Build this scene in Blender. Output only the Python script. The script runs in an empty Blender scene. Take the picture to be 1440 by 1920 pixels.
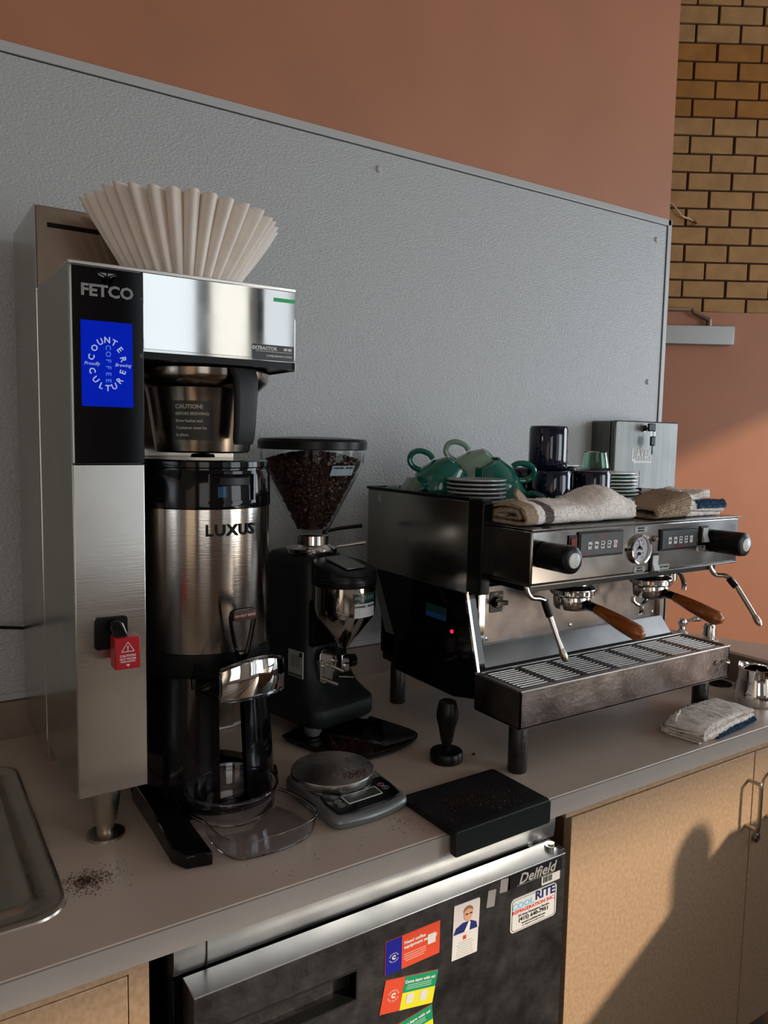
import bpy, bmesh, math, random
from mathutils import Matrix, Vector, noise
random.seed(7)
S = bpy.context.scene
COL = S.collection
PI = math.pi
# ---------------------------------------------------------------- camera
cd = bpy.data.cameras.new('camera'); cam = bpy.data.objects.new('camera', cd); COL.objects.link(cam)
CX, CY, CZ, YAW, PIT, ROL, FPX = -.4364, -1.7890, 1.5601, .5780, .0961, .0189, 1432.6
f = Vector((math.sin(YAW)*math.cos(PIT), math.cos(YAW)*math.cos(PIT), -math.sin(PIT)))
r0 = Vector((math.cos(YAW), -math.sin(YAW), 0)); u0 = r0.cross(f)
rr = math.cos(ROL)*r0 + math.sin(ROL)*u0; uu = -math.sin(ROL)*r0 + math.cos(ROL)*u0
m = Matrix.Identity(4)
for i in range(3):
    m[i][0], m[i][1], m[i][2] = rr[i], uu[i], -f[i]
m[0][3], m[1][3], m[2][3] = CX, CY, CZ
cam.matrix_world = m
cd.sensor_fit = 'HORIZONTAL'; cd.sensor_width = 36; cd.lens = 36*FPX/1440; cd.clip_start = .02
S.camera = cam
# ---------------------------------------------------------------- light
S.view_settings.view_transform = 'Standard'; S.view_settings.look = 'None'
S.view_settings.gamma = 1; S.view_settings.use_curve_mapping = False
S.view_settings.exposure = 0.12
W = bpy.data.worlds.new('sky'); S.world = W; W.use_nodes = True
bg = W.node_tree.nodes['Background']; bg.inputs[0].default_value = (.75, .86, 1, 1); bg.inputs[1].default_value = .25
def area(name, loc, target, sx, sy, power, col):
    l = bpy.data.lights.new(name, 'AREA'); l.shape = 'RECTANGLE'; l.size = sx; l.size_y = sy; l.energy = power; l.color = col
    o = bpy.data.objects.new(name, l); COL.objects.link(o); o.location = loc
    o.rotation_euler = (Vector(target)-Vector(loc)).to_track_quat('-Z', 'Y').to_euler(); return o
for wa, wb, rad, wc in ((-2.45, -.75, 1.7, (1, .95, .89)), (1.15, 1.74, .82, (.88, .97, 1)), (1.78, 2.2, .86, (1, .95, .82)), (2.24, 2.6, .60, (.90, .96, 1)), (2.66, 5.25, 4.6, (.90, .96, 1))):  # first entry is an added fill light at the left, no known window there
    area('rear_window_and_fill_light', ((wa+wb)/2, -5.56, 1.75), ((wa+wb)/2, 0, 1.75), wb-wa, 2.7, rad*PI*(wb-wa)*2.7, wc)
area('window_light_right', (5.36, -1.95, 1.9), (0, -1.95, 1.9), 2.2, 2.3, 98, (.80, .90, 1))
sl = bpy.data.lights.new('sun', 'SUN'); sl.energy = 4.6; sl.angle = math.radians(1.6); sl.color = (1, .80, .58)
so = bpy.data.objects.new('sun', sl); COL.objects.link(so)
so.rotation_euler = Vector((-.78, 1, -.468)).to_track_quat('-Z', 'Y').to_euler()
# ---------------------------------------------------------------- materials
ROTV = .25
def mat(name, col, rough=.5, metal=0, var=0, vscale=8, bump=0, bscale=60, stretch=None, spec=.5, trans=0, ior=1.45,
        emit=None, es=1, coat=0, col2=None, rvar=0, detail=4, bdist=.002, aniso=0, tan=None):
    m = bpy.data.materials.new(name); m.use_nodes = True; n = m.node_tree.nodes; L = m.node_tree.links
    b = n['Principled BSDF']
    b.inputs['Base Color'].default_value = (*col, 1); b.inputs['Roughness'].default_value = rough
    b.inputs['Metallic'].default_value = metal; b.inputs['Specular IOR Level'].default_value = spec
    b.inputs['IOR'].default_value = ior; b.inputs['Transmission Weight'].default_value = trans
    b.inputs['Coat Weight'].default_value = coat
    if emit: b.inputs['Emission Color'].default_value = (*emit, 1); b.inputs['Emission Strength'].default_value = es
    if aniso:
        b.inputs['Anisotropic'].default_value = aniso
        if tan == 'radial': tg = n.new('ShaderNodeTangent'); tg.direction_type = 'RADIAL'; tg.axis = 'Z'
        else:
            tg = n.new('ShaderNodeCombineXYZ')
            for i in range(3): tg.inputs[i].default_value = tan[i]
        if tan == 'radial': b.inputs['Anisotropic Rotation'].default_value = ROTV
        L.new(tg.outputs[0], b.inputs['Tangent'])
    tc = n.new('ShaderNodeTexCoord'); mp = n.new('ShaderNodeMapping'); L.new(tc.outputs['Object'], mp.inputs[0])
    if stretch: mp.inputs['Scale'].default_value = stretch
    if var or col2:
        t = n.new('ShaderNodeTexNoise'); t.inputs['Scale'].default_value = vscale; t.inputs['Detail'].default_value = detail
        L.new(mp.outputs[0], t.inputs['Vector'])
        r = n.new('ShaderNodeValToRGB'); L.new(t.outputs[0], r.inputs[0])
        c2 = col2 or tuple(min(1, c*(1+var)) for c in col); c1 = col if col2 else tuple(c*(1-var) for c in col)
        r.color_ramp.elements[0].position = .35; r.color_ramp.elements[1].position = .65
        r.color_ramp.elements[0].color = (*c1, 1); r.color_ramp.elements[1].color = (*c2, 1)
        L.new(r.outputs[0], b.inputs['Base Color'])
    if rvar:
        t = n.new('ShaderNodeTexNoise'); t.inputs['Scale'].default_value = 9; t.inputs['Detail'].default_value = 6
        L.new(tc.outputs['Object'], t.inputs['Vector'])
        mr = n.new('ShaderNodeMapRange'); L.new(t.outputs[0], mr.inputs[0]); mr.inputs[1].default_value = .3; mr.inputs[2].default_value = .7
        mr.inputs[3].default_value = rough; mr.inputs[4].default_value = rough+rvar; L.new(mr.outputs[0], b.inputs['Roughness'])
    if bump:
        t = n.new('ShaderNodeTexNoise'); t.inputs['Scale'].default_value = bscale; t.inputs['Detail'].default_value = 3
        L.new(mp.outputs[0], t.inputs['Vector'])
        bp = n.new('ShaderNodeBump'); bp.inputs['Strength'].default_value = bump; bp.inputs['Distance'].default_value = bdist
        L.new(t.outputs[0], bp.inputs['Height']); L.new(bp.outputs[0], b.inputs['Normal'])
    return m
PINK = mat('pink_paint', (.375, .15, .078), .55, var=.05, vscale=3, bump=.05, bscale=120)
PANEL = mat('pebbled_panel', (.385, .395, .395), .36, bump=.8, bscale=260, stretch=(.55, 1, 1), bdist=.003, spec=.8)
TRIMM = mat('panel_trim', (.42, .42, .41), .35)
BRICK = mat('tan_brick', (.36, .195, .075), .85, var=.12, vscale=14, bump=.4, bscale=90)
BRICK2 = mat('orange_brick', (.30, .125, .022), .8, var=.12, vscale=14, bump=.4, bscale=90)
MORTAR = mat('dark_mortar', (.045, .018, .01), .95, bump=.5, bscale=150)
LAM = mat('taupe_laminate', (.55, .445, .37), .30, var=.05, vscale=5, rvar=.08)
LAMD = mat('brown_laminate', (.22, .165, .13), .4, var=.06, vscale=5)
LAME = mat('laminate_edge', (.40, .36, .33), .42, var=.03)
MDF = mat('tan_speckled_laminate', (.33, .225, .14), .5, col2=(.40, .285, .19), vscale=130, stretch=(1, 1, .8), detail=2)
MDFD = mat('brown_board', (.10, .045, .02), .6)
FLOOR = mat('floor_tile', (.08, .05, .035), .4, var=.15)
WHITEW = mat('room_paint', (.62, .55, .48), .7)
CEIL = mat('ceiling_paint', (.46, .41, .36), .8)
STEEL = mat('brushed_steel', (.62, .60, .57), .17, 1, aniso=.9, tan=(1, 0, 0), bump=.12, bscale=60, stretch=(.12, 1, 14), bdist=.0005, rvar=.02)
STEELV = mat('brushed_steel_round', (.50, .46, .42), .15, 1, aniso=.9, tan='radial', bump=.3, bscale=40, stretch=(1, 1, 14), bdist=.0006, rvar=.05)
SIDE = mat('satin_steel_side', (.50, .50, .46), .18, 1, var=.05, vscale=2, rvar=.08)
MIRROR = mat('polished_steel', (.86, .85, .83), .03, 1, rvar=.05)
CHROME = mat('chrome', (.72, .70, .68), .07, 1)
WORN = mat('worn_steel', (.17, .15, .14), .24, 1, var=.18, vscale=22, rvar=.2, bump=.2, bscale=50, bdist=.0005)
DARKST = mat('dark_worn_steel', (.085, .085, .09), .42, 1, var=.28, vscale=30, rvar=.15, bump=.25, bscale=90)
FRST = mat('fridge_top_steel', (.48, .51, .54), .28, 1, var=.1, vscale=12, rvar=.15)
HEADM = mat('machine_head_steel', (.34, .335, .325), .09, 1, var=.08, vscale=5, rvar=.12)
NICK = mat('nickel_leg', (.50, .44, .37), .24, 1, bump=.6, bscale=420, bdist=.0006)
BLACKG = mat('gloss_black', (.003, .003, .004), .08, spec=.35)
BLACKP = mat('black_plastic', (.006, .0065, .007), .3, spec=.25)
BLACKM = mat('matte_black', (.012, .015, .0155), .42, spec=.3, bump=.15, bscale=600)
BLACKMAT = mat('black_rubber', (.010, .009, .009), .5, spec=.25, var=.3, vscale=25, bump=.2, bscale=300)
CHIP = mat('chipped_black', (.014, .015, .015), .35, var=.3, vscale=60, bump=.3, bscale=80)
CLEAR = mat('clear_plastic', (.93, .94, .98), .03, trans=1, ior=1.49)
HOPPER = mat('smoky_plastic', (.86, .86, .85), .05, trans=1, ior=1.2)
GREENG = mat('green_glass', (.66, .93, .80), .04, trans=1, ior=1.4)
NAVYC = mat('navy_glaze', (.003, .005, .022), .07, coat=.4)
TEAL = mat('teal_glaze', (.004, .115, .085), .12, coat=.4)
PALEG = mat('pale_green_glaze', (.22, .34, .28), .18, coat=.3)
WHITEC = mat('white_glaze', (.86, .88, .86), .2, coat=.3)
TEALD = mat('saucer_teal', (.01, .13, .09), .2)
CUPIN = mat('cup_inside', (.6, .6, .57), .25)
PAPER = mat('filter_paper', (.86, .78, .70), .85, var=.04, vscale=20, bump=.2, bscale=250)
WOOD = mat('amber_wood', (.24, .060, .010), .16, col2=(.42, .125, .024), vscale=12, stretch=(6, 1, 6), coat=.6)
BEAN = mat('coffee_bean', (.062, .026, .017), .30, var=.4, vscale=90)
GROUND = mat('coffee_grounds', (.06, .018, .008), .8, var=.4, vscale=300)
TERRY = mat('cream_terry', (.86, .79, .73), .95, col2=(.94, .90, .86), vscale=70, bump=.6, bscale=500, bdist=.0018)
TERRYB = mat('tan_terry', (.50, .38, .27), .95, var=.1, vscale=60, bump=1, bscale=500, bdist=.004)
TERRYBL = mat('blue_stripe_terry', (.06, .13, .24), .95, var=.2, vscale=80, bump=1, bscale=500, bdist=.004)
RED = mat('red_plastic', (.42, .008, .015), .3)
REDD = mat('dark_red_lens', (.20, .008, .006), .2)
WHITEP = mat('white_print', (.66, .66, .66), .5)
GREYP = mat('grey_print', (.30, .30, .30), .5)
GOLDP = mat('dim_warm_print', (.40, .37, .28), .5)
SILV = mat('silver_lettering', (.22, .22, .22), .45, .2)
BLKP = mat('black_print', (.008, .008, .01), .6, spec=.2)
REDP = mat('red_print', (.55, .03, .03), .5)
DKREDP = mat('dim_red_print', (.28, .02, .03), .5)
LABW = mat('white_label', (.56, .58, .60), .4)
LABG = mat('grey_label', (.34, .35, .32), .5)
ORNG = mat('orange_card', (.55, .065, .03), .4)
COBALT = mat('cobalt_card', (.008, .012, .25), .4)
GRNC = mat('green_card', (.01, .24, .12), .4)
YELC = mat('yellow_card', (.62, .62, .03), .4)
NAVYP = mat('navy_print', (.01, .02, .13), .5)
SKYP = mat('sky_blue_print', (.18, .48, .70), .5)
SKIN = mat('portrait_skin_print', (.55, .30, .20), .6)
PORTBG = mat('portrait_grey_print', (.55, .53, .56), .5)
HAIRP = mat('portrait_hair_print', (.22, .12, .07), .6)
SCREEN = mat('lit_blue_screen', (.0, .0, .02), .5, spec=.05, emit=(.0, .012, .40), es=.85)
SCRTXT = mat('lit_screen_text', (.3, .35, .5), .4, emit=(.45, .52, .85), es=.45)
SCRDIM = mat('lit_screen_dim_text', (.1, .15, .4), .4, emit=(.03, .13, .6), es=.7)
LED = mat('red_indicator', (.3, 0, .02), .3, emit=(1, .02, .1), es=1.2)
GREENL = mat('green_strip', (.0, .22, .06), .3, emit=(0, .5, .15), es=.2)
TEALP = mat('dark_teal_plate', (.008, .05, .04), .25, coat=.4)
WIRE = mat('cream_wire', (.62, .42, .30), .6)
COPPER = mat('frayed_copper', (.35, .12, .06), .4, .8)
CLOS = mat('closer_grey', (.32, .32, .31), .35, .5)
CLOSD = mat('closer_arm_bronze', (.20, .14, .10), .35, .7)
GREYPL = mat('grey_plastic', (.17, .18, .18), .32, .3)
LCD = mat('lcd_window', (.035, .045, .03), .2)
TAPE = mat('clear_tape', (.24, .24, .25), .45)
SATIN = mat('satin_handle', (.42, .38, .34), .28, 1)
SINKM = mat('sink_steel', (.50, .46, .40), .18, 1, rvar=.14, var=.08, vscale=10)
OUTLET = mat('white_plastic', (.7, .7, .7), .4)
DISP = mat('dispenser_steel', (.15, .15, .14), .34, 1, bump=.2, bscale=30, stretch=(8, 8, .5), rvar=.1, var=.08, vscale=8, bdist=.0006)
# ---------------------------------------------------------------- helpers
ROOT = {}
def B(): return bmesh.new()
def box(bm, x0, x1, y0, y1, z0, z1, M=None):
    r = bmesh.ops.create_cube(bm, size=1)
    T = Matrix.Translation(((x0+x1)/2, (y0+y1)/2, (z0+z1)/2)) @ Matrix.Diagonal((abs(x1-x0), abs(y1-y0), abs(z1-z0), 1))
    bmesh.ops.transform(bm, matrix=(M @ T) if M else T, verts=r['verts']); return bm
def ring(bm, c, rad, n, ax, ay): return [bm.verts.new(Vector(c)+ax*(rad*math.cos(2*PI*i/n))+ay*(rad*math.sin(2*PI*i/n))) for i in range(n)]
def tube(bm, pts, rad, n=12, caps=True):
    pts = [Vector(p) for p in pts]; N = len(pts); rs = rad if isinstance(rad, (list, tuple)) else [rad]*N
    prev = None; ax = None
    for i, p in enumerate(pts):
        d = (pts[min(i+1, N-1)]-pts[max(i-1, 0)])
        if d.length < 1e-9: d = Vector((0, 0, 1))
        d.normalize()
        if ax is None: ax = d.orthogonal().normalized()
        else:
            ax = ax - d*ax.dot(d)
            ax = ax.normalized() if ax.length > 1e-6 else d.orthogonal().normalized()
        ay = d.cross(ax); vs = ring(bm, p, max(rs[i], 1e-5), n, ax, ay)
        if prev:
            for k in range(n): bm.faces.new((prev[k], prev[(k+1) % n], vs[(k+1) % n], vs[k]))
        elif caps: bm.faces.new(vs[::-1])
        prev = vs
    if caps: bm.faces.new(prev)
    return bm
def cyl(bm, a, b, r1, r2=None, n=24): return tube(bm, [a, b], [r1, r1 if r2 is None else r2], n)
def smoothpath(pts, k=6):
    P = [Vector(p) for p in pts]; out = []
    for i in range(len(P)-1):
        p0, p1, p2, p3 = P[max(i-1, 0)], P[i], P[i+1], P[min(i+2, len(P)-1)]
        for j in range(k):
            t = j/k
            out.append(.5*((2*p1)+(-p0+p2)*t+(2*p0-5*p1+4*p2-p3)*t*t+(-p0+3*p1-3*p2+p3)*t**3))
    out.append(P[-1]); return out
def lathe(bm, prof, c=(0, 0), n=48, a0=0, a1=2*PI, wave=None):
    full = abs(a1-a0-2*PI) < 1e-6; k = n if full else n+1; cols = []
    for i in range(k):
        a = a0+(a1-a0)*i/n; w = 1+(wave(a) if wave else 0)
        cols.append([bm.verts.new((c[0]+r*w*math.cos(a), c[1]+r*w*math.sin(a), z)) for r, z in prof])
    for i in range(n):
        A, Bc = cols[i], cols[(i+1) % k]
        for j in range(len(prof)-1):
            if prof[j][0] < 1e-6 and prof[j+1][0] < 1e-6: continue
            try: bm.faces.new((A[j], Bc[j], Bc[j+1], A[j+1]))
            except ValueError: pass
    bmesh.ops.remove_doubles(bm, verts=bm.verts, dist=1e-6)
    return bm
def prism(bm, poly, a, b, axis='z'):
    def P(u, v, w): return {'z': (u, v, w), 'y': (u, w, v), 'x': (w, u, v)}[axis]
    A = [bm.verts.new(P(u, v, a)) for u, v in poly]; C = [bm.verts.new(P(u, v, b)) for u, v in poly]; n = len(poly)
    bm.faces.new(A); bm.faces.new(C[::-1])
    for i in range(n): bm.faces.new((A[i], C[i], C[(i+1) % n], A[(i+1) % n]))
    bmesh.ops.recalc_face_normals(bm, faces=bm.faces[:]); return bm
def rrect(x0, x1, y0, y1, r, k=5):
    out = []
    for cx, cy, a in ((x1-r, y1-r, 0), (x0+r, y1-r, 90), (x0+r, y0+r, 180), (x1-r, y0+r, 270)):
        for i in range(k+1):
            t = math.radians(a+90*i/k); out.append((cx+r*math.cos(t), cy+r*math.sin(t)))
    return out
def loft(bm, rings, cap=True):
    prev = None
    for rg in rings:
        vs = [bm.verts.new(p) for p in rg]
        if prev:
            n = len(vs)
            for k in range(n): bm.faces.new((prev[k], prev[(k+1) % n], vs[(k+1) % n], vs[k]))
        elif cap: bm.faces.new(vs[::-1])
        prev = vs
    if cap: bm.faces.new(prev)
    bmesh.ops.recalc_face_normals(bm, faces=bm.faces[:]); return bm
def O(name, bm, material, parent=None, bevel=0, seg=2, label=None, kind=None, sharp=35):
    bmesh.ops.recalc_face_normals(bm, faces=bm.faces[:]) if len(bm.faces) < 60000 else None
    for e in bm.edges:
        e.smooth = not (len(e.link_faces) == 2 and e.calc_face_angle(0) > math.radians(sharp))
    for fc in bm.faces: fc.smooth = True
    if parent is not None and parent.name in ROOT: bm.transform(ROOT[parent.name])
    me = bpy.data.meshes.new(name); bm.to_mesh(me); bm.free()
    o = bpy.data.objects.new(name, me); COL.objects.link(o); me.materials.append(material)
    if parent is not None:
        o.parent = parent
        if parent.name in ROOT: ROOT[o.name] = ROOT[parent.name]
    if bevel:
        md = o.modifiers.new('bevel', 'BEVEL'); md.width = bevel; md.segments = seg; md.limit_method = 'ANGLE'; md.angle_limit = math.radians(40)
    if label: o['label'] = label
    if kind: o['kind'] = kind
    return o
def tag(o, label, cat, group=None, kind=None):
    o['label'] = label; o['category'] = cat
    if group: o['group'] = group
    if kind: o['kind'] = kind
    return o
def thing(name, label, cat, loc=(0, 0, 0), rz=0, group=None, local=False, rot=None):
    o = bpy.data.objects.new(name, None); COL.objects.link(o); o.location = loc; o.rotation_euler = rot or (0, 0, rz)
    o.empty_display_size = .05
    if not local: ROOT[o.name] = (Matrix.Translation(loc) @ Matrix.Rotation(rz, 4, 'Z')).inverted()
    return tag(o, label, cat, group)
def dup(o, loc=None, rot=None, label=None, group=None, parent=None):
    c = o.copy(); COL.objects.link(c)
    if parent is not None: c.parent = parent
    if loc: c.location = loc
    if rot is not None: c.rotation_euler = rot
    if label: c['label'] = label
    if group: c['group'] = group
    for ch in list(o.children): dup(ch, parent=c)
    return c
def FP(x, z, y, a=0): return Matrix.Translation((x, y, z)) @ Matrix.Rotation(PI/2, 4, 'X') @ Matrix.Rotation(a, 4, 'Z')
def textbm(s, size, M=None, align='CENTER', bold=.0, ext=.0002, shear=0, width=1, space=1):
    c = bpy.data.curves.new('t', 'FONT'); c.body = s; c.size = size; c.extrude = ext; c.align_x = align; c.align_y = 'CENTER'
    c.offset = bold*size; c.shear = shear; c.space_character = space; c.resolution_u = 2
    o = bpy.data.objects.new('t', c); me = bpy.data.meshes.new_from_object(o)
    bm = bmesh.new(); bm.from_mesh(me)
    bm.transform(Matrix.Diagonal((width, 1, 1, 1)))
    if M: bm.transform(M)
    bpy.data.objects.remove(o); bpy.data.curves.remove(c); bpy.data.meshes.remove(me); return bm
def add(bm, other):
    me = bpy.data.meshes.new('j'); other.to_mesh(me); other.free(); bm.from_mesh(me); bpy.data.meshes.remove(me); return bm
def wrap(bm, c, R, phi0, z0):   # flat (x,y) text bent round a vertical cylinder, facing angle phi0
    for v in bm.verts:
        a = phi0+v.co.x/R; rad = R+v.co.z
        v.co = Vector((c[0]+rad*math.cos(a), c[1]+rad*math.sin(a), z0+v.co.y))
    return bm
def wrapc(bm, c, prof, phi0, z0):  # same round a lathe profile prof(z)->r
    for v in bm.verts:
        z = z0+v.co.y; R = prof(z); a = phi0+v.co.x/R; rad = R+v.co.z
        v.co = Vector((c[0]+rad*math.cos(a), c[1]+rad*math.sin(a), z))
    return bm
def gridplate(w, h, nx=12, ny=2, th=.0004):
    bm = B(); box(bm, -w/2, w/2, -h/2, h/2, 0, th)
    bmesh.ops.bisect_plane(bm, geom=bm.verts[:]+bm.edges[:]+bm.faces[:], plane_co=(0, 0, 0), plane_no=(0, 1, 0))
    for i in range(1, nx):
        bmesh.ops.bisect_plane(bm, geom=bm.verts[:]+bm.edges[:]+bm.faces[:], plane_co=(-w/2+w*i/nx, 0, 0), plane_no=(1, 0, 0))
    return bm
def lines(w, h, n, t=.0009, z=.0006, ragged=.25):
    bm = B()
    for i in range(n):
        y = h/2-(i+.5)*h/n; ww = w*(1-random.random()*ragged)
        box(bm, -ww/2, ww/2, y-t/2, y+t/2, z-.0003, z)
    return bm
ORD = ['topmost', 'second', 'third', 'fourth', 'fifth', 'sixth', 'seventh', 'eighth', 'ninth', 'tenth', 'eleventh', 'twelfth']

# ================================================================ SETTING
def struct(name, bm, m, parent=None, bevel=0):
    o = O(name, bm, m, parent, bevel)
    if parent is None: o['kind'] = 'structure'
    return o
XL, XR, YR, ZC = -2.8, 5.4, -5.6, 3.9
WB = struct('wall_back', box(B(), XL, 1.907, 0, .16, 0, ZC), PINK)
struct('floor', box(B(), XL-.1, XR+.1, YR-.1, 2.6, -.05, 0), FLOOR)
struct('ceiling', box(B(), XL-.1, XR+.1, YR-.1, 2.6, ZC, ZC+.1), CEIL)
struct('wall_left', box(B(), XL-.12, XL, YR, 2.6, 0, ZC), WHITEW)
# rear wall with a wide shop window, plus a left opening added for the fill light
bm = B(); wx0, wx1, wz0, wz1 = 1.15, 5.25, .35, 3.1
box(bm, XL, -2.45, YR-.15, YR, 0, ZC); box(bm, -.75, wx0, YR-.15, YR, 0, ZC); box(bm, -2.45, -.75, YR-.15, YR, 0, .4); box(bm, -2.45, -.75, YR-.15, YR, 3.1, ZC); box(bm, wx1, XR, YR-.15, YR, 0, ZC)
box(bm, wx0, wx1, YR-.15, YR, 0, wz0); box(bm, wx0, wx1, YR-.15, YR, wz1, ZC)
struct('wall_rear', bm, WHITEW)
bm = B()
for x in (-2.43, -.77, wx0+.02, 1.76, 2.22, 2.63, wx1-.02): box(bm, x-.03, x+.03, YR-.02, YR+.22, wz0, wz1)  # first two posts frame the added fill opening
for z in (wz0+.02, wz1-.02): box(bm, wx0, wx1, YR-.02, YR+.22, z-.03, z+.03); box(bm, -2.45, -.75, YR-.02, YR+.22, z-.03, z+.03)
struct('window_1', bm, BLACKP)
# right wall with a window
ry0, ry1 = -3.1, -.85
bm = B(); box(bm, XR, XR+.15, YR, ry0, 0, ZC); box(bm, XR, XR+.15, ry1, 2.6, 0, ZC)
box(bm, XR, XR+.15, ry0, ry1, 0, .7); box(bm, XR, XR+.15, ry0, ry1, 3.1, ZC)
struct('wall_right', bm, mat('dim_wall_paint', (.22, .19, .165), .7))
bm = B()
for y in (ry0+.02, -2.0, ry1-.02): box(bm, XR-.2, XR+.02, y-.03, y+.03, .7, 3.1)
for z in (.72, 3.08): box(bm, XR-.2, XR+.02, ry0, ry1, z-.03, z+.03)
struct('window_2', bm, BLACKP)
# pebbled splash panel on the back wall
PN = struct('wall_panel', box(B(), XL, 1.900, -.007, 0, .985, 2.335), PANEL)
bm = B(); box(bm, XL, 1.907, -.011, 0, 2.320, 2.341); O('edge_trim', bm, TRIMM, PN, .002)
bm = B(); box(bm, 1.889, 1.910, -.011, 0, .985, 2.341); O('edge_trim', bm, TRIMM, PN, .002)
bm = B(); box(bm, XL, 1.890, -.012, 0, .982, .997); O('edge_trim', bm, TRIMM, PN, .002)
bm = B(); box(bm, XL, 1.889, -.0082, -.006, 2.3175, 2.3192); O('trim_groove', bm, BLACKP, PN)
bm = B(); box(bm, 1.8866, 1.8884, -.0082, -.006, .99, 2.318); O('trim_groove', bm, BLACKP, PN)
for x, z in ((.688, 2.271), (1.832, 2.264), (1.825, 1.776)):
    bm = B(); lathe(bm, [(0, .006), (.006, .005), (.0105, .0)], n=16); bm.transform(Matrix.Translation((x, -.007, z)) @ Matrix.Rotation(PI/2, 4, 'X'))
    O('screw', bm, TRIMM, PN)
# brick wall and pink door across the passage (plane through P0, axis r)
P0 = Vector((3.04, .479, 0)); TH = YAW-.02
RX = Vector((math.cos(TH), -math.sin(TH), 0))
MB = Matrix.Translation(P0) @ Matrix.Rotation(-TH, 4, 'Z')     # local x = along wall, local -y = towards the room
BW = B(); box(BW, -1.7, 2.4, .0, .12, 0, ZC, MB); BW = struct('wall_brick', BW, MORTAR)
bl, bh, px_, pz_ = .200, .0745, .212, .0836
zb = 2.2; nrow = 20
brick_me = {}
for rI in range(nrow):
    zt0 = 2.212+.058-pz_+.0 + rI*pz_; z0, z1 = zt0, zt0+bh
    if rI == 0: z0 = 2.2005; z1 = zt0+bh
    off = (-.043 if rI % 2 == 0 else .063)
    for k in range(-4, 5):
        x0 = off+k*px_-.098; bm = B()
        x0 = x0
        jx = random.uniform(-.0015, .0015); jd = random.uniform(0, .003)
        box(bm, x0+jx, x0+bl+jx, -.011-jd, .01, z0, z1, MB)
        o = O('brick', bm, BRICK2 if rI in (11, 12, 13, 14) else BRICK, BW, .0015, 1)
D1 = struct('door_1', box(B(), -1.2, 2.0, -.012, .01, 0, 2.199, MB), PINK)
CL = thing('door_closer', 'grey box-shaped door closer with folding arm high on the far pink door', 'door closer', tuple(MB @ Vector((-.2, -.03, 2.08))), -TH, local=True)
bm = B(); box(bm, -.24, .188, -.035, .018, -.042, .047); O('closer_body', bm, CLOS, CL, .003)
bm = B(); box(bm, .1881, .1925, -.034, .017, -.040, .045); O('end_cap', bm, LABW, CL)
bm = B(); cyl(bm, (.075, -.01, .047), (.075, -.01, .078), .014); O('pivot', bm, CLOSD, CL)
bm = B(); tube(bm, [(.075, -.01, .078), (.0, -.012, .110), (-.012, -.012, .126)], [.012, .010, .011], 8); O('arm', bm, CLOSD, CL)
bm = B(); box(bm, -.30, .0, -.018, -.006, .118, .132); O('arm', bm, CLOSD, CL, .002)
LW = thing('loose_wire', 'short cream wire with frayed copper end poking out before the brick wall', 'wire', tuple(MB @ Vector((-.33, -.02, 2.67))), -TH, local=True)
bm = B(); tube(bm, smoothpath([(-.03, 0, .035), (.0, 0, .03), (.025, -.01, .0), (.05, -.01, -.028), (.09, 0, -.038), (.11, 0, -.047)]), .0045, 8); O('insulation', bm, WIRE, LW)
bm = B()
for a in range(6): tube(bm, [(.108, 0, -.046), (.125, random.uniform(-.01, .01), -.05+random.uniform(-.02, .03)), (.11+.02*math.cos(a), 0, -.05+.02*math.sin(a))], .0012, 5)
O('frayed_end', bm, COPPER, LW)

# ---- furniture behind the camera: shades the low sun
T = thing('side_counter', 'service counter standing off to the right of the camera', 'counter', (2.5, -1.9, 0))
bm = B(); box(bm, 1.56, 2.95, -2.9, -1.25, 0, .80); O('carcass', bm, MDFD, T, .004)
bm = B(); box(bm, 1.51, 3.0, -2.95, -1.2, .80, .84); O('top', bm, LAM, T, .004)
bm = B(); lathe(bm, [(0, .8405), (.058, .8405), (.058, 1.06), (.042, 1.10), (.018, 1.12), (0, 1.122)], (1.76, -1.70), 32); tag(O('canister', bm, STEEL), 'steel canister with domed lid on the service counter', 'canister')
# ================================================================ COUNTER
CT = thing('countertop', 'long taupe laminate countertop with grey front edge and low backsplash', 'countertop', (0, -.4, .86))
bm = B(); box(bm, XL, 1.555, -.8225, -.0005, .8635, .9); O('top', bm, LAM, CT, .0015)
bm = B(); box(bm, XL, 1.555, -.8265, -.8225, .8625, .8985); O('front_edge', bm, LAME, CT, label='grey laminate front edge')
bm = B(); box(bm, XL, 1.53, -.020, -.0005, .9, .981); O('backsplash', bm, LAMD, CT, .001)
bm = B(); box(bm, 1.532, 1.552, -.8225, -.02, .9, .978); O('side_splash', bm, LAMD, CT, .001)
bm = B(); prism(bm, [(1.555, -.8225), (1.76, -.66), (1.66, -.44), (1.60, -.24), (1.60, -.02), (1.555, -.02)], .942, .978); O('ledge', bm, LAM, CT, .001)
CG = tag(O('cable_grommet', lathe(B(), [(0, .9006), (.018, .901), (.026, .904), (.032, .9035), (.034, .9004)], (1.478, -.571), 32), BLACKP),
         'round black grommet set in the counter beside the espresso machine', 'grommet')
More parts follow.
